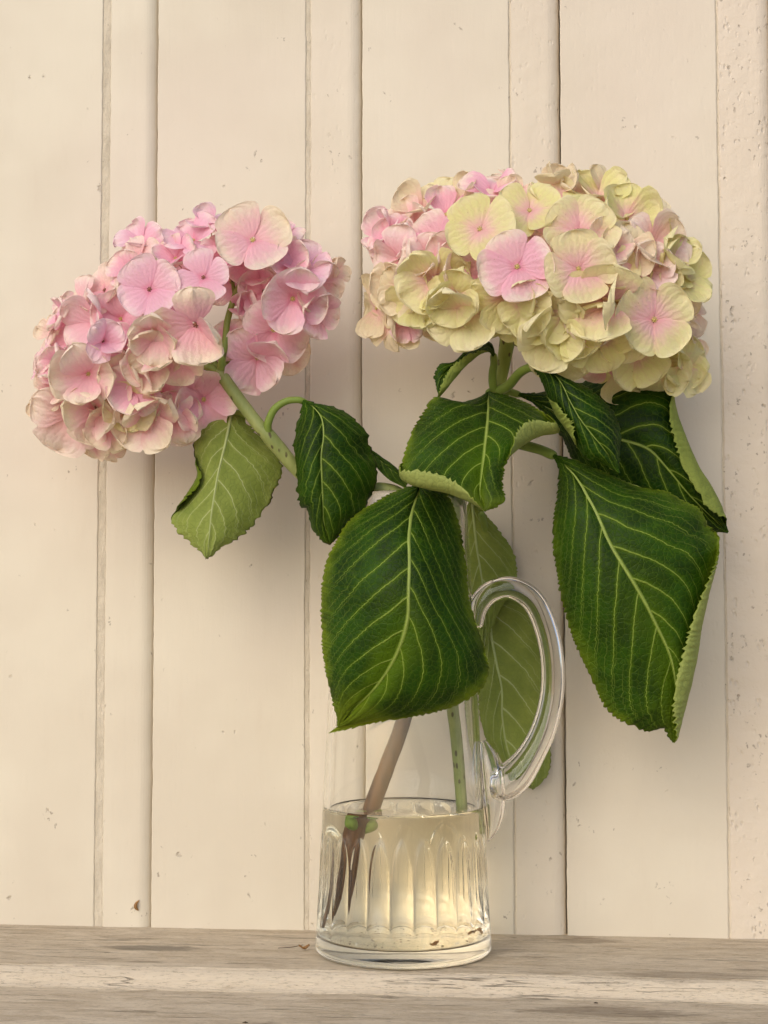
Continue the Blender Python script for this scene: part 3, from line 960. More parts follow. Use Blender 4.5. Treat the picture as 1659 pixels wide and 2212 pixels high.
# large right leaf
make_leaf(hyd_g, [(1196, 984, -.026), (1218, 1004, -.032), (1242, 1028, -.038), (1284, 1099, -.048), (1318, 1175, -.053), (1351, 1230, -.054), (1389, 1293, -.052), (1419, 1351, -.049), (1450, 1420, -.044), (1462, 1490, -.040), (1461, 1545, -.036), (1455, 1603, -.033)],
          [(1195, 986, -.026), (1207, 1015, -.030), (1205, 1057, -.033), (1198, 1108, -.036), (1194, 1171, -.037), (1200, 1213, -.038), (1209, 1272, -.038), (1225, 1339, -.038), (1246, 1398, -.037), (1276, 1461, -.036), (1305, 1524, -.034), (1335, 1553, -.034), (1364, 1566, -.034), (1398, 1580, -.033), (1432, 1572, -.033), (1444, 1592, -.033), (1455, 1603, -.033)],
          [(1198, 982, -.026), (1230, 990, -.030), (1263, 1003, -.032), (1314, 1024, -.034), (1372, 1049, -.034), (1410, 1057, -.034), (1440, 1062, -.034), (1477, 1083, -.034), (1511, 1099, -.033), (1528, 1133, -.032), (1551, 1156, -.030), (1553, 1183, -.030), (1545, 1226, -.029), (1528, 1293, -.028), (1515, 1351, -.027), (1507, 1406, -.027), (1490, 1486, -.028), (1473, 1549, -.030), (1462, 1591, -.032), (1455, 1603, -.033)],
          curlB=[(0, 0, 0), (.50, 0, 0), (.57, -14, 4), (.66, -24, 0), (.75, -36, 0), (.83, -42, 2), (.90, -34, 4), (.95, -17, 2), (1, 0, 0)],
          nv=9, yellow=0.45, light=0.10, teeth=13, tooth=5.5, bulge=0.006, brown=0.0, quilt=0.0013, petiole=[(1068, 930, -.006), (1100, 952, -.012), (1133, 962, -.018), (1168, 972, -.023)], prad=3.0, rib=3.0, curl_depth=0.008,
          label='large dark leaf on the right with pale veins and a rolled pale edge')
# small right leaf
make_leaf(hyd_g, [(1156, 795, -.040), (1183, 800, -.046), (1209, 822, -.052), (1230, 864, -.056), (1251, 902, -.058), (1280, 940, -.058), (1314, 982, -.056), (1337, 1022, -.053)],
          [(1155, 797, -.040), (1167, 818, -.042), (1179, 847, -.044), (1190, 873, -.046), (1204, 902, -.047), (1226, 932, -.048), (1246, 965, -.050), (1267, 990, -.051), (1297, 999, -.052), (1337, 1022, -.053)],
          [(1158, 793, -.040), (1178, 791, -.044), (1200, 808, -.046), (1221, 818, -.046), (1259, 831, -.046), (1297, 860, -.046), (1322, 885, -.046), (1335, 915, -.047), (1341, 940, -.048), (1339, 974, -.050), (1337, 1022, -.053)],
          curlA=[(0, 0, 0), (.26, 0, 0), (.36, 12, -4), (.50, 16, -6), (.58, 6, -2), (.64, 0, 0), (1, 0, 0)],
          nv=7, yellow=0.05, light=0.0, teeth=13, tooth=5.5, bulge=0.005, petiole=[(1076, 846, -.012), (1099, 832, -.020), (1122, 806, -.030), (1144, 794, -.037)], prad=2.6, rib=1.8,
          label='small dark leaf arching over to the right of the stem')
# small curled leaf, upper left of the node
make_leaf(hyd_g, [(1066, 768, -.020), (1060, 750, -.024), (1045, 745, -.028), (1016, 760, -.034), (984, 787, -.040), (962, 806, -.044), (950, 830, -.046), (949, 857, -.047)],
          [(1068, 766, -.020), (1062, 742, -.018), (1042, 737, -.022), (1012, 753, -.028), (980, 782, -.034), (950, 788, -.040), (939, 808, -.043), (942, 832, -.045), (949, 857, -.047)],
          [(1065, 770, -.020), (1056, 760, -.028), (1043, 762, -.034), (1018, 779, -.040), (995, 802, -.046), (976, 825, -.050), (960, 845, -.050), (949, 857, -.047)],
          curlB=[(0, 0, 0), (.2, 0, 0), (.35, -3, -6), (.55, -6, -14), (.75, -10, -18), (.9, -8, -12), (1, 0, 0)],
          nv=5, yellow=0.0, light=0.05, teeth=13, tooth=4.0, bulge=0.002, petiole=[(1072, 850, -.010), (1065, 832, -.014), (1064, 805, -.017), (1067, 785, -.019)], prad=2.3, rib=1.2, curl_depth=0.003,
          label='small leaf bent over to the left showing its pale edge')
# front leaf hanging from the node
make_leaf(hyd_g, [(1055, 848, -.012), (1055, 866, -.022), (1054, 900, -.036), (1049, 953, -.054), (1045, 993, -.064), (1039, 1038, -.073), (1037, 1074, -.079), (1046, 1104, -.083)],
          [(1052, 848, -.012), (1040, 856, -.016), (1015, 866, -.024), (978, 870, -.032), (941, 858, -.036), (917, 888, -.044), (897, 920, -.050), (881, 957, -.056), (869, 997, -.062), (865, 1030, -.068), (885, 1046, -.074), (921, 1056, -.078), (974, 1068, -.080), (1022, 1088, -.082), (1046, 1104, -.083)],
          [(1058, 847, -.012), (1070, 849, -.016), (1115, 860, -.024), (1156, 880, -.030), (1186, 905, -.036), (1208, 932, -.042), (1168, 942, -.048), (1136, 958, -.054), (1111, 978, -.060), (1092, 1002, -.066), (1086, 1030, -.072), (1085, 1054, -.076), (1091, 1076, -.079), (1075, 1094, -.082), (1046, 1104, -.083)],
          curlA=[(0, 0, 0), (.60, 0, 0), (.66, 4, -14), (.74, 6, -30), (.82, 4, -32), (.90, 2, -24), (.96, 0, -8), (1, 0, 0)],
          curlB=[(0, 0, 0), (.30, 0, 0), (.38, -8, -8), (.46, -14, -22), (.54, -10, -34), (.61, -8, -28), (.67, 0, -8), (.71, 0, 0), (1, 0, 0)],
          nv=7, yellow=0.55, light=0.12, teeth=12, tooth=5.5, bulge=0.006, rib=3.2, petiole=[(1072, 850, -.006), (1062, 846, -.010)], prad=2.2, curl_depth=0.006,
          label='broad leaf hanging in front of the stem with curled pale rims')
# largest leaf in front of the jug
make_leaf(hyd_g, [(908, 1050, -.046), (898, 1080, -.056), (890, 1105, -.064), (884, 1159, -.076), (885, 1216, -.083), (883, 1277, -.086), (880, 1340, -.085), (856, 1414, -.080), (816, 1479, -.073), (765, 1532, -.064), (731, 1568, -.058)],
          [(904, 1049, -.046), (880, 1052, -.048), (846, 1066, -.050), (792, 1096, -.054), (751, 1129, -.057), (719, 1183, -.060), (700, 1236, -.062), (694, 1297, -.063), (696, 1378, -.063), (702, 1438, -.062), (715, 1499, -.061), (727, 1545, -.059), (731, 1568, -.058)],
          [(912, 1050, -.046), (940, 1056, -.046), (966, 1070, -.046), (982, 1102, -.047), (996, 1155, -.048), (1006, 1224, -.050), (1014, 1297, -.052), (1034, 1366, -.054), (1049, 1410, -.055), (1055, 1443, -.056), (1043, 1485, -.057), (1002, 1515, -.058), (954, 1534, -.058), (881, 1549, -.058), (808, 1556, -.058), (762, 1564, -.058), (731, 1568, -.058)],
          curlB=[(0, 0, 0), (.80, 0, 0), (.88, -4, 5), (.94, -16, 12), (.975, -24, 15), (1, -22, 16)],
          nv=10, yellow=0.75, light=0.07, teeth=11, tooth=5.0, bulge=0.007, quilt=0.0014, rib=3.0, petiole=[(985, 1086, -.008), (965, 1066, -.018), (935, 1050, -.032), (918, 1046, -.040)], prad=2.6, curl_depth=-0.002,
          label='largest dark leaf hanging in front of the jug with yellow green margin')
# pale backs of the two leaves behind the handle
make_leaf(hyd_g, [(1020, 1080, .024), (1024, 1120, .030), (1030, 1180, .034), (1040, 1240, .036), (1048, 1300, .036), (1050, 1350, .034), (1047, 1395, .032)],
          [(1014, 1082, .024), (995, 1120, .036), (985, 1180, .042), (985, 1240, .044), (1000, 1300, .042), (1025, 1350, .038), (1047, 1395, .032)],
          [(1026, 1082, .024), (1047, 1110, .028), (1079, 1147, .032), (1099, 1175, .034), (1113, 1204, .035), (1117, 1238, .036), (1110, 1275, .036), (1082, 1312, .034), (1066, 1350, .033), (1047, 1395, .032)],
          face='under', nv=6, yellow=0.1, light=0.1, teeth=15, tooth=4, bulge=0.003, petiole=[(990, 1085, .004), (1004, 1076, .016)], prad=2.0, rib=2.0, label='pale leaf back beside the jug neck above the handle')
make_leaf(hyd_g, [(1064, 1296, .042), (1060, 1360, .044), (1072, 1430, .044), (1084, 1490, .044), (1085, 1550, .044), (1098, 1625, .044), (1122, 1672, .043), (1153, 1704, .042)],
          [(1058, 1298, .042), (1044, 1350, .044), (1036, 1420, .045), (1034, 1490, .046), (1038, 1550, .046), (1052, 1600, .046), (1074, 1626, .046), (1112, 1690, .044), (1134, 1700, .043), (1153, 1704, .042)],
          [(1072, 1294, .042), (1110, 1290, .044), (1148, 1315, .045), (1168, 1380, .046), (1178, 1450, .046), (1186, 1540, .046), (1190, 1620, .045), (1186, 1668, .044), (1170, 1690, .043), (1153, 1704, .042)],
          face='under', nv=6, yellow=0.3, light=0.22, teeth=15, tooth=4, bulge=0.003, brown=0.5, petiole=[(1040, 1110, .020), (1062, 1200, .047), (1068, 1270, .047)], prad=1.8, rib=2.2, label='pale olive leaf back seen through the handle loop')

# ------------------------------------------------------------------ florets
def petal_mesh(k, wild=False):
    r = random.Random(100 + k)
    nu, nv = 15, 17
    W = r.uniform(0.62, 0.76)
    cup = r.uniform(-0.10, 0.22)
    side = r.uniform(-0.03, 0.16)
    ph1, ph2 = r.uniform(0, 6), r.uniform(0, 6)
    ruf = r.uniform(0.015, 0.045)
    notch = r.uniform(-0.02, 0.05)
    asym = r.uniform(-0.10, 0.10)
    fold = r.uniform(0.0, 0.32) if wild else 0.0
    curl = r.uniform(-0.32, 0.28) if wild else 0.0
    skew = r.uniform(-0.2, 0.2) if wild else 0.0
    if wild: ruf *= 2.0
    V, uv = [], []
    for i in range(nu):
        q = i / (nu - 1)
        u = 1 - (1 - q)**1.7
        for j in range(nv):
            v = 2 * j / (nv - 1) - 1
            hw = W * 1.24 * (u**0.72) * max(0.0, 1 - u**4.6)**0.5
            hw *= 1 + 0.035 * math.sin(u * 13 + ph1 + (v > 0) * 2) + (0.03 * math.sin(u * 31 + ph2 + (v > 0) * 3) * u if wild else 0)
            x = 0.035 + u * (0.97 - notch * math.exp(-(v / 0.3)**2)) - 0.12 * (1 - u) * 0
            y = v * hw + asym * u * u * 0.5
            # round the outer margin: outer rows bow forward at the middle
            x -= 0.10 * v * v * u * (1 - u) * 2
            x += (0.025 if wild else 0.012) * math.sin((11 if wild else 7) * v + ph2) * u**3
            z = cup * u * u + side * (v * v) * u * 0.8 + ruf * math.sin(4.3 * v + ph1) * u**2 + 0.6 * ruf * math.sin(9 * v + ph2) * u**4
            z += 0.05 * math.sin(u * PI) * (1 - v * v) + fold * abs(v)**1.3 * hw + curl * u**3 + skew * v * u * 0.5
            V.append((x, y, z)); uv.append((u, v * 0.5 + 0.5))
    me = mesh('petal', V, grid_faces(nu, nv), uv=uv)
    me.materials.append(M_PETAL)
    return me


PETALS = [petal_mesh(k) for k in range(8)]
WILD = [petal_mesh(20 + k, True) for k in range(14)]


def eye_mesh(dark):
    V, F, mi = [], [], []

    def ball(c, r, m, sc=1.0):
        off = len(V)
        nr, ns = 5, 8
        for i in range(nr):
            a = PI * i / (nr - 1)
            for j in range(ns):
                b_ = 2 * PI * j / ns
                V.append((c[0] + r * math.sin(a) * math.cos(b_), c[1] + r * math.sin(a) * math.sin(b_), c[2] + r * sc * math.cos(a)))
        for f in grid_faces(nr, ns, off, wrap=True):
            F.append(tuple(f)); mi.append(m)
    ball((0, 0, 0.03), 0.055, 0)
    for k in range(6):
        a = k * PI / 3 + 0.2
        ball((0.058 * math.cos(a), 0.058 * math.sin(a), 0.07), 0.022, 0)
    tv, tf = tube([(0, 0, 0.02), (0.02, 0.0, -0.25), (0.06, 0.03, -0.55)], [0.035, 0.024, 0.026], seg=7, n=9)
    off = len(V)
    V += [tuple(p) for p in tv]
    for f in tf:
        F.append(tuple(x + off for x in f)); mi.append(1)
    me = mesh('floret', V, F, mat_idx=mi)
    me.materials.append(M_EYED if dark else M_EYE); me.materials.append(M_STALK)
    return me


EYES = [eye_mesh(False), eye_mesh(True)]
KINDS = {   # pinkness, greenness, tan, lilac
    'P': (1.0, 0.05, 0.0, 0.0), 'L': (1.0, 0.0, 0.0, 0.45), 'C': (0.70, 0.36, 0.0, 0.0), 'S': (0.65, 0.10, 0.08, 0.0),
    'R': (1.0, 0.0, 0.06, 0.15), 'G': (0.22, 1.0, 0.0, 0.0), 'M': (0.5, 0.85, 0.0, 0.0), 'T': (0.35, 0.6, 0.25, 0.0), 'K': (0.6, 0.3, 0.4, 0.0), 'Y': (0.08, 0.85, 0.0, 0.0), 'D': (1.0, 0.0, 0.0, 0.0)}


def floret(parent, pos, nrm, r, kind, spin=None, openness=0.0, dark=None, jit=0.12, npet=4):
    z = Vector(nrm).normalized()
    x = Vector((1, 0, 0.1)) if abs(z.x) < 0.9 else Vector((0, 0, 1))
    x = (x - z * x.dot(z)).normalized()
    y = z.cross(x)
    R = Matrix((x, y, z)).transposed().to_4x4()
    sp = random.uniform(0, PI / 2) if spin is None else spin
    dk = (random.random() < 0.3) if dark is None else dark
    o = bpy.data.objects.new('floret', EYES[1 if dk else 0])
    COL.objects.link(o)
    o.parent = parent
    o.matrix_local = Matrix.Translation(Vector(pos) - parent.location) @ R @ Matrix.Rotation(sp, 4, 'Z') @ Matrix.Scale(r, 4)
    k0 = KINDS[kind]
    for k in range(npet):
        p = bpy.data.objects.new('petal', random.choice(PETALS if jit < 0.11 else WILD))
        COL.objects.link(p)
        p.parent = o
        tilt = openness + random.gauss(0, jit)
        sc = random.uniform(0.92, 1.1)
        p.matrix_local = (Matrix.Rotation(k * 2 * PI / npet + random.gauss(0, 0.07), 4, 'Z') @ Matrix.Translation((0, 0, 0.022 * (k % 2) + 0.008 * k))
                          @ Matrix.Rotation(-tilt, 4, 'Y') @ Matrix.Rotation(random.gauss(0, 0.09 if jit < 0.11 else 0.18), 4, 'X') @ Matrix.Scale(sc, 4)
                          @ Matrix.Diagonal((1, random.choice((-1, 1)) * random.uniform(0.94, 1.06), 1, 1)))
        p.color = [min(1, max(0, c + random.gauss(0, 0.07) * (1 if c > 0 else 0))) for c in k0]
    return o


def head(parent, cx, cy, ax, ay, rot, Yc, dep, items, lean=0.8):
    """florets on an ellipsoidal mophead; rot = tilt of the long axis in the view plane"""
    c, s = math.cos(rot), math.sin(rot)
    for it in items:
        x, y, r, kind = it[:4]
        opt = it[4] if len(it) > 4 else {}
        r *= 0.88 if opt.get('jit', 1) < 0.11 else (0.92 if rot else 0.98)
        dx, dy = x - cx, y - cy
        a = (dx * c + dy * s) / ax
        b_ = (-dx * s + dy * c) / ay
        q = a * a + b_ * b_
        dz = math.sqrt(max(0.03, 1 - q))
        Y = Yc - dep * dz + opt.get('dY', 0.0)
        # outward direction of the ellipsoid
        gx, gy = a / ax, b_ / ay
        nx = gx * c - gy * s
        ny = gx * s + gy * c
        nY = dz / (dep / 0.000262)
        n = np.array([nx, -nY, -ny])
        n /= np.linalg.norm(n)
        n[1] = n[1] * 1.0 - (1 - lean)
        if 'n' in opt:
            tx, tz = opt['n']
            if tz < 0: tz *= 0.68
            n = np.array([tx, -math.sqrt(max(0.02, 1 - tx * tx - tz * tz)), tz])
        floret(parent, at(x, y, Y), n, r * 0.000255, kind, opt.get('spin'), opt.get('open', random.gauss(0.12, 0.18)), opt.get('dark'), opt.get('jit', 0.19), opt.get('np', 4))


PHI = 0.0
F_ = dict
left_items = [
    (546, 520, 92, 'C', F_(n=(.15, .18), spin=.45, open=.10, dark=False, jit=.08, dY=-.012)), (324, 626, 82, 'L', F_(n=(-.05, .08), spin=.5, open=.05, dark=True, jit=.07, dY=-.014)),
    (440, 600, 70, 'L', F_(n=(.0, .05), spin=.25, open=.05, dark=True, jit=.1, dY=-.012)), (306, 524, 64, 'L', F_(n=(-.25, .55), open=.2)), (418, 522, 72, 'L', F_(n=(-.2, .6), open=.25)),
    (456, 492, 60, 'L', F_(n=(.1, .85), open=.35)), (648, 588, 80, 'L', F_(n=(.35, .2), open=.25)), (632, 645, 84, 'R', F_(n=(.2, -.45), open=.3)), (680, 615, 70, 'S', F_(n=(.7, .0))),
    (606, 503, 54, 'R', F_(n=(.35, .7))), (300, 566, 70, 'S', F_(n=(-.3, .5))), (228, 628, 66, 'S', F_(n=(-.5, .4), dark=True)), (352, 582, 60, 'C', F_(n=(.1, .8), open=.1)),
    (178, 650, 62, 'S', F_(n=(-.7, .3))), (210, 700, 84, 'R', F_(n=(-.55, .1), open=.4)), (222, 738, 66, 'L', F_(n=(.45, .0), open=.8, dY=-.012)), (342, 720, 80, 'C', F_(n=(-.1, -.5), open=.55, dY=-.01)),
    (424, 700, 96, 'C', F_(n=(.0, -.62), open=.35, dY=-.012)), (322, 782, 72, 'C', F_(n=(.0, -.55), open=.3)), (386, 776, 66, 'C', F_(n=(.2, -.7), open=.3)), (146, 786, 70, 'P', F_(n=(-.5, -.1), open=.8)),
    (192, 806, 92, 'C', F_(n=(.0, -.55), open=.6, dY=-.008)), (106, 788, 62, 'R', F_(n=(-.75, .1))), (108, 845, 60, 'K', F_(n=(-.75, -.2))), (90, 888, 38, 'K', F_(n=(-.6, -.3))),
    (156, 890, 104, 'S', F_(n=(-.2, -.6), open=.25)), (208, 878, 88, 'C', F_(n=(.0, -.55), open=.35)), (284, 876, 66, 'Y', F_(n=(.1, -.5), open=.3)), (292, 842, 72, 'P', F_(n=(.1, -.3), open=.4)),
    (322, 898, 90, 'C', F_(n=(.1, -.5), open=.3)), (380, 905, 70, 'S', F_(n=(.25, -.6))), (440, 862, 84, 'P', F_(n=(.2, -.5), open=.2, dY=.012)), (400, 840, 70, 'R', F_(n=(.0, -.5), dY=.014)),
    (556, 772, 84, 'R', F_(n=(.2, -.55), open=.4, dY=.016)), (590, 712, 84, 'R', F_(n=(.3, -.45), open=.3, dY=.012)), (680, 672, 66, 'R', F_(n=(.55, -.4), open=.4)), (530, 668, 56, 'D', F_(n=(.0, .0), open=.8, dY=.026)),
    (236, 968, 44, 'K', F_(n=(.0, -.6), dY=.02)), (112, 720, 46, 'K', F_(n=(-.8, .2))), (262, 690, 70, 'R', F_(n=(-.1, .2), open=.4, dY=.006)), (270, 760, 76, 'R', F_(n=(-.1, -.1), open=.3, dY=.008)),
    (380, 640, 66, 'R', F_(n=(.0, .1), open=.4, dY=.012)), (480, 560, 66, 'R', F_(n=(.0, .3), open=.4, dY=.010)), (500, 740, 60, 'D', F_(n=(.1, -.1), open=.6, dY=.030)), (590, 560, 60, 'R', F_(n=(.3, .3), open=.5, dY=.008)),
    (720, 590, 44, 'K', F_(n=(.8, .1))), (365, 520, 56, 'R', F_(n=(.0, .6), dY=.012)), (160, 740, 66, 'R', F_(n=(-.5, .1), open=.4, dY=.008)), (250, 830, 66, 'R', F_(n=(-.1, -.3), open=.4, dY=.008)),
    (165, 690, 70, 'R', F_(n=(-.4, .1), dY=.02)), (215, 660, 70, 'R', F_(n=(-.3, .2), dY=.018)), (280, 640, 70, 'R', F_(n=(-.1, .2), dY=.02)), (255, 720, 70, 'R', F_(n=(-.1, .0), dY=.022)), (330, 680, 70, 'R', F_(n=(0, .0), dY=.022)), (200, 760, 70, 'R', F_(n=(-.2, .0), dY=.022)), (420, 580, 66, 'R', F_(n=(0, .2), dY=.022)), (640, 610, 66, 'R', F_(n=(.2, 0), dY=.02)), (150, 840, 66, 'S', F_(n=(-.3, -.1), dY=.016)),
    (130, 830, 66, 'C', F_(n=(-.3, -.2), open=.5)), (240, 910, 70, 'C', F_(n=(0, -.5), open=.4)), (200, 935, 66, 'C', F_(n=(-.1, -.7))), (330, 760, 66, 'C', F_(n=(.1, -.4), open=.5, dY=-.006)), (270, 810, 66, 'C', F_(n=(0, -.3), open=.5)), (150, 690, 60, 'P', F_(n=(-.6, .2), open=.5)),
    (280, 590, 62, 'P', F_(n=(-.2, .4), open=.4)), (380, 560, 62, 'P', F_(n=(-.1, .5), open=.4)), (500, 510, 58, 'P', F_(n=(0, .6), open=.3, dY=.004)), (620, 570, 60, 'P', F_(n=(.3, .3), open=.5)), (700, 600, 54, 'K', F_(n=(.7, .1))), (390, 900, 62, 'C', F_(n=(.2, -.6), open=.3)),
    (470, 800, 66, 'D', F_(n=(.0, -.3), open=.5, dY=.034)), (620, 760, 56, 'K', F_(n=(.4, -.5), dY=.018)), (350, 850, 66, 'D', F_(n=(.0, -.4), open=.5, dY=.014)), (570, 630, 74, 'D', F_(n=(.1, .0), open=.5, dY=.024)), (500, 610, 74, 'D', F_(n=(.0, .1), open=.4, dY=.030)), (540, 580, 70, 'R', F_(n=(.1, .1), open=.4, dY=.022)),
]
head(hyd_p, 405, 700, 370, 225, math.radians(-26), 0.000, 0.055, left_items)
right_items = [
    (1037, 496, 84, 'G', F_(n=(-.12, .15), spin=.35, open=.03, dark=False, jit=.06, dY=-.015)), (1117, 577, 90, 'P', F_(n=(.02, .0), spin=.20, open=.04, dark=False, jit=.05, dY=-.012)),
    (1144, 457, 84, 'G', F_(n=(.02, .42), spin=.75, open=.12, dark=False, jit=.07, dY=-.006)), (1250, 501, 90, 'M', F_(n=(.12, .22), spin=.75, open=.10, dark=True, jit=.07, dY=-.006)),
    (1249, 581, 84, 'M', F_(n=(.12, -.05), spin=.15, open=.16, dark=False, jit=.07, dY=-.012)), (1412, 691, 94, 'M', F_(n=(.22, -.10), spin=.70, open=.05, dark=False, jit=.06, dY=-.021)),
    (946, 529, 84, 'P', F_(n=(-.42, .05), spin=.2, open=.22, dark=True, jit=.1)), (868, 562, 76, 'S', F_(n=(-.62, .0), open=.1, dark=True)), (912, 456, 66, 'T', F_(n=(-.5, .45))), (952, 424, 50, 'Y', F_(n=(-.4, .7))),
    (1063, 418, 72, 'P', F_(n=(-.1, .7), open=.2)), (1198, 412, 60, 'T', F_(n=(.1, .8), open=.5)), (1292, 432, 80, 'G', F_(n=(.3, .6), open=.15)), (1300, 420, 62, 'T', F_(n=(.35, .75))),
    (1352, 474, 80, 'G', F_(n=(.45, .35), open=.0)), (1405, 536, 84, 'S', F_(n=(.5, .2), open=.35)), (1442, 548, 72, 'G', F_(n=(.6, .25), open=.2)), (1388, 588, 74, 'S', F_(n=(.35, .1), open=.4)),
    (1453, 600, 80, 'G', F_(n=(.6, .05), open=.1)), (1392, 630, 74, 'G', F_(n=(.3, .15), open=.2)), (1458, 632, 72, 'T', F_(n=(.7, .0))), (1488, 672, 66, 'K', F_(n=(.8, -.05))), (1340, 556, 72, 'T', F_(n=(.3, .1), open=.4)),
    (912, 645, 76, 'Y', F_(n=(-.35, -.55), open=.25)), (938, 607, 82, 'G', F_(n=(-.25, -.4), open=.4)), (982, 644, 76, 'G', F_(n=(-.15, -.45), open=.5)), (1006, 670, 86, 'Y', F_(n=(-.1, -.62), open=.2)),
    (1094, 640, 80, 'G', F_(n=(.0, -.6), open=.25)), (816, 665, 68, 'T', F_(n=(-.75, -.1))), (846, 700, 66, 'T', F_(n=(-.6, -.5))), (878, 700, 44, 'R', F_(n=(-.3, -.6))), (1010, 590, 76, 'S', F_(n=(-.1, -.2), open=.3, dY=.008)),
    (1188, 620, 74, 'C', F_(n=(.0, -.3), open=.5, dY=.004)), (1172, 668, 84, 'G', F_(n=(.0, -.5), open=.4)), (1200, 706, 90, 'Y', F_(n=(-.05, -.68), open=.45)), (1229, 694, 88, 'G', F_(n=(.1, -.6), open=.5)),
    (1312, 654, 100, 'M', F_(n=(-.15, -.25), open=.65, dY=-.006)), (1291, 718, 86, 'G', F_(n=(.1, -.65), open=.35)), (1213, 742, 80, 'Y', F_(n=(.0, -.75), open=.3, dY=.010)), (1375, 763, 74, 'G', F_(n=(.15, -.6), open=.2)),
    (1421, 790, 78, 'Y', F_(n=(.25, -.55), open=.1, dark=True)), (1478, 795, 62, 'Y', F_(n=(.55, -.5), open=.0)), (1460, 772, 66, 'G', F_(n=(.4, -.6), open=.3)), (1349, 790, 76, 'Y', F_(n=(.0, -.75), open=.1, dY=.012)),
    (1484, 730, 60, 'K', F_(n=(.7, -.3))), (1090, 378, 32, 'K', F_(n=(.0, .9))), (846, 505, 66, 'R', F_(n=(-.6, .3), open=.6)), (1118, 690, 58, 'G', F_(n=(.0, -.7), open=.2, dY=.010)), (1300, 762, 62, 'R', F_(n=(.0, -.8), dY=.026)),
    (1190, 520, 70, 'S', F_(n=(.0, .1), open=.5, dY=.012)), (1080, 520, 70, 'S', F_(n=(.0, .2), open=.5, dY=.014)), (1330, 620, 74, 'T', F_(n=(.2, .0), open=.5, dY=.010)), (985, 560, 74, 'S', F_(n=(-.2, .0), open=.4, dY=.012)),
    (930, 565, 66, 'S', F_(n=(-.3, .0), open=.5, dY=.004)), (1040, 600, 66, 'C', F_(n=(-.1, -.2), open=.5, dY=.004)), (1320, 590, 64, 'M', F_(n=(.2, .1), open=.4)), (1360, 650, 66, 'G', F_(n=(.3, -.1), open=.3)), (1180, 570, 62, 'C', F_(n=(0, 0), open=.6, dY=.004)), (1310, 540, 66, 'C', F_(n=(.3, .2), open=.4)),
    (1190, 440, 64, 'M', F_(n=(.1, .5), open=.3, dY=.004)), (1100, 440, 62, 'C', F_(n=(-.1, .5), open=.3, dY=.004)), (880, 625, 62, 'T', F_(n=(-.5, -.3), open=.3)), (1270, 690, 64, 'C', F_(n=(0, -.5), open=.5)), (1140, 660, 66, 'Y', F_(n=(0, -.5), open=.4, dY=-.004)), (1450, 570, 62, 'G', F_(n=(.6, .1), open=.3)),
    (862, 525, 66, 'R', F_(n=(-.5, .1), open=.3, dY=.006)), (900, 490, 66, 'S', F_(n=(-.4, .2), open=.3, dY=.006)), (965, 465, 66, 'P', F_(n=(-.3, .4), open=.3, dY=.004)), (860, 620, 66, 'T', F_(n=(-.5, -.1), open=.3, dY=.006)), (895, 690, 60, 'T', F_(n=(-.3, -.6), dY=.010)),
    (1000, 440, 66, 'T', F_(n=(-.3, .6), open=.3, dY=.010)), (1240, 430, 66, 'T', F_(n=(.2, .7), open=.3, dY=.010)), (1398, 470, 60, 'T', F_(n=(.6, .4), dY=.010)), (1050, 668, 62, 'G', F_(n=(.0, -.6), open=.3, dY=.010)),
    (952, 682, 56, 'T', F_(n=(-.2, -.7), open=.2, dY=.014)), (1250, 650, 74, 'G', F_(n=(.0, -.3), open=.5, dY=.010)), (1340, 700, 80, 'G', F_(n=(.2, -.4), open=.4, dY=.006)), (1150, 560, 70, 'R', F_(n=(.0, .0), open=.6, dY=.016)),
]
head(hyd_g, 1160, 600, 375, 222, 0.0, -0.006, 0.060, right_items)

# ------------------------------------------------------------------ small litter
def crumbs(name, pts, mat, z0, size, seed, label=None, cat=None, kind=None):
    r = random.Random(seed)
    V, F = [], []
    for (x, y) in pts:
        s = size * r.uniform(0.4, 1.3)
        a = r.uniform(0, PI)
        off = len(V)
        for k in range(6):
            th = a + k * PI / 3
            e = r.uniform(0.5, 1.2) * s
            V.append((x + e * math.cos(th) * 1.6, y + e * math.sin(th), z0))
        V.append((x, y, z0 + s * 0.5))
        for k in range(6):
            F.append((off + k, off + (k + 1) % 6, off + 6))
        F.append(tuple(off + k for k in reversed(range(6))))
    o = link(name, mesh(name, V, F, smooth=False), None, [mat])
    tag(o, label, cat, None, kind)
    return o


r = random.Random(5)
pts = []
while len(pts) < 70:
    x, y = r.uniform(-.042, .042), r.uniform(-.042, .042)
    if x * x + y * y < 0.041**2: pts.append((x, y))
crumbs('sediment', pts, M_SPECK, 0.0088, 0.0006, 3, kind='stuff')


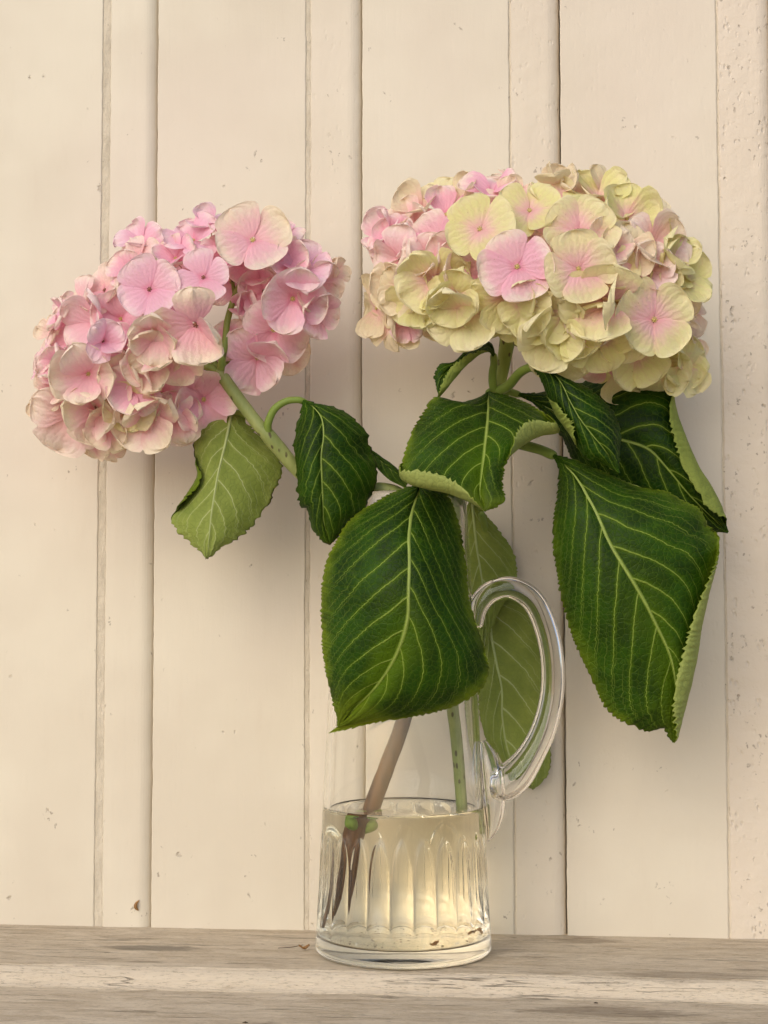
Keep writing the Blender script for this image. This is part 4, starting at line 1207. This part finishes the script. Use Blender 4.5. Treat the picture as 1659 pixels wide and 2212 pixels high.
def flake(name, pos, size, rot, label, cat, mat, seed):
    r = random.Random(seed)
    n = 10
    V, F = [], []
    for i in range(n):
        for j in range(5):
            u, v = i / (n - 1), j / 2 - 1
            wv = math.sin(PI * min(0.97, u + 0.03))**0.7 * (0.36 + 0.06 * r.uniform(-1, 1))
            V.append((size * (u - .5), size * v * wv, size * (0.16 * math.sin(u * 5 + seed) + 0.18 * v * v + 0.02) + size * 0.12))
    F = grid_faces(n, 5)
    o = link(name, mesh(name, V, F), None, [mat])
    o.location = pos
    o.rotation_euler = (0, 0, rot)
    tag(o, label, cat)
    return o


p = at_z(657, 2052, 0)
flake('leaf_scrap', (p[0], p[1], 0.0004), 0.0065, 0.5, 'curled orange brown leaf scrap on the sill touching the left of the jug', 'leaf scrap', M_DEAD, 2)
flake('leaf_scrap', (0.034, -0.002, 0.0092), 0.009, -0.2, 'brown leaf scrap lying under water at the right of the jug floor', 'leaf scrap', M_DEAD, 5)
flake('leaf_scrap', (0.018, -0.030, 0.0092), 0.006, 0.9, 'thin brown leaf scrap under water at the front of the jug floor', 'leaf scrap', M_DEAD, 9)
pa = at_z(605, 2046, 0.0006)
V, F = tube([tuple(at_z(x, y, 0.0009)) for x, y in ((601, 2048), (614, 2047), (630, 2046), (646, 2043), (655, 2041))], [0.0002, 0.0002, 0.00025, 0.0002, 0.0001], seg=6, n=20)
o = link('twig', mesh('twig', V, F), None, [M_SPECK])
tag(o, 'thin dark twig lying on the sill left of the jug', 'twig')
pt = at(297, 1958, WALL_Y - 0.0009)
V, F = tube([at(*q) for q in ((301, 1944, WALL_Y - .0008), (294, 1952, WALL_Y - .0018), (293, 1960, WALL_Y - .002), (299, 1967, WALL_Y - .0012))], [0.0002, 0.0009, 0.0011, 0.0002], seg=8, n=18)
o = link('dead_bug', mesh('dead_bug', V, F), None, [M_DEAD])
tag(o, 'tiny curled brown dead bug stuck low on the left narrow strip', 'bug')
pts = [at_z(x, y, -0.011) for x, y in ((530, 2208), (1287, 2166), (1325, 2160), (938, 2197), (150, 2130), (445, 2182))]
for i, (p, nm) in enumerate(zip(pts[:3], ('dark seed husk on the front sill step, left of the jug', 'black crumb on the front sill step, right of the jug', 'small black crumb on the front sill step beyond the larger crumb'))):
    crumbs('crumb', [(p[0], p[1])], M_SPECK, -0.0112, 0.0016 if i < 2 else 0.001, 11 + i, nm, 'crumb')
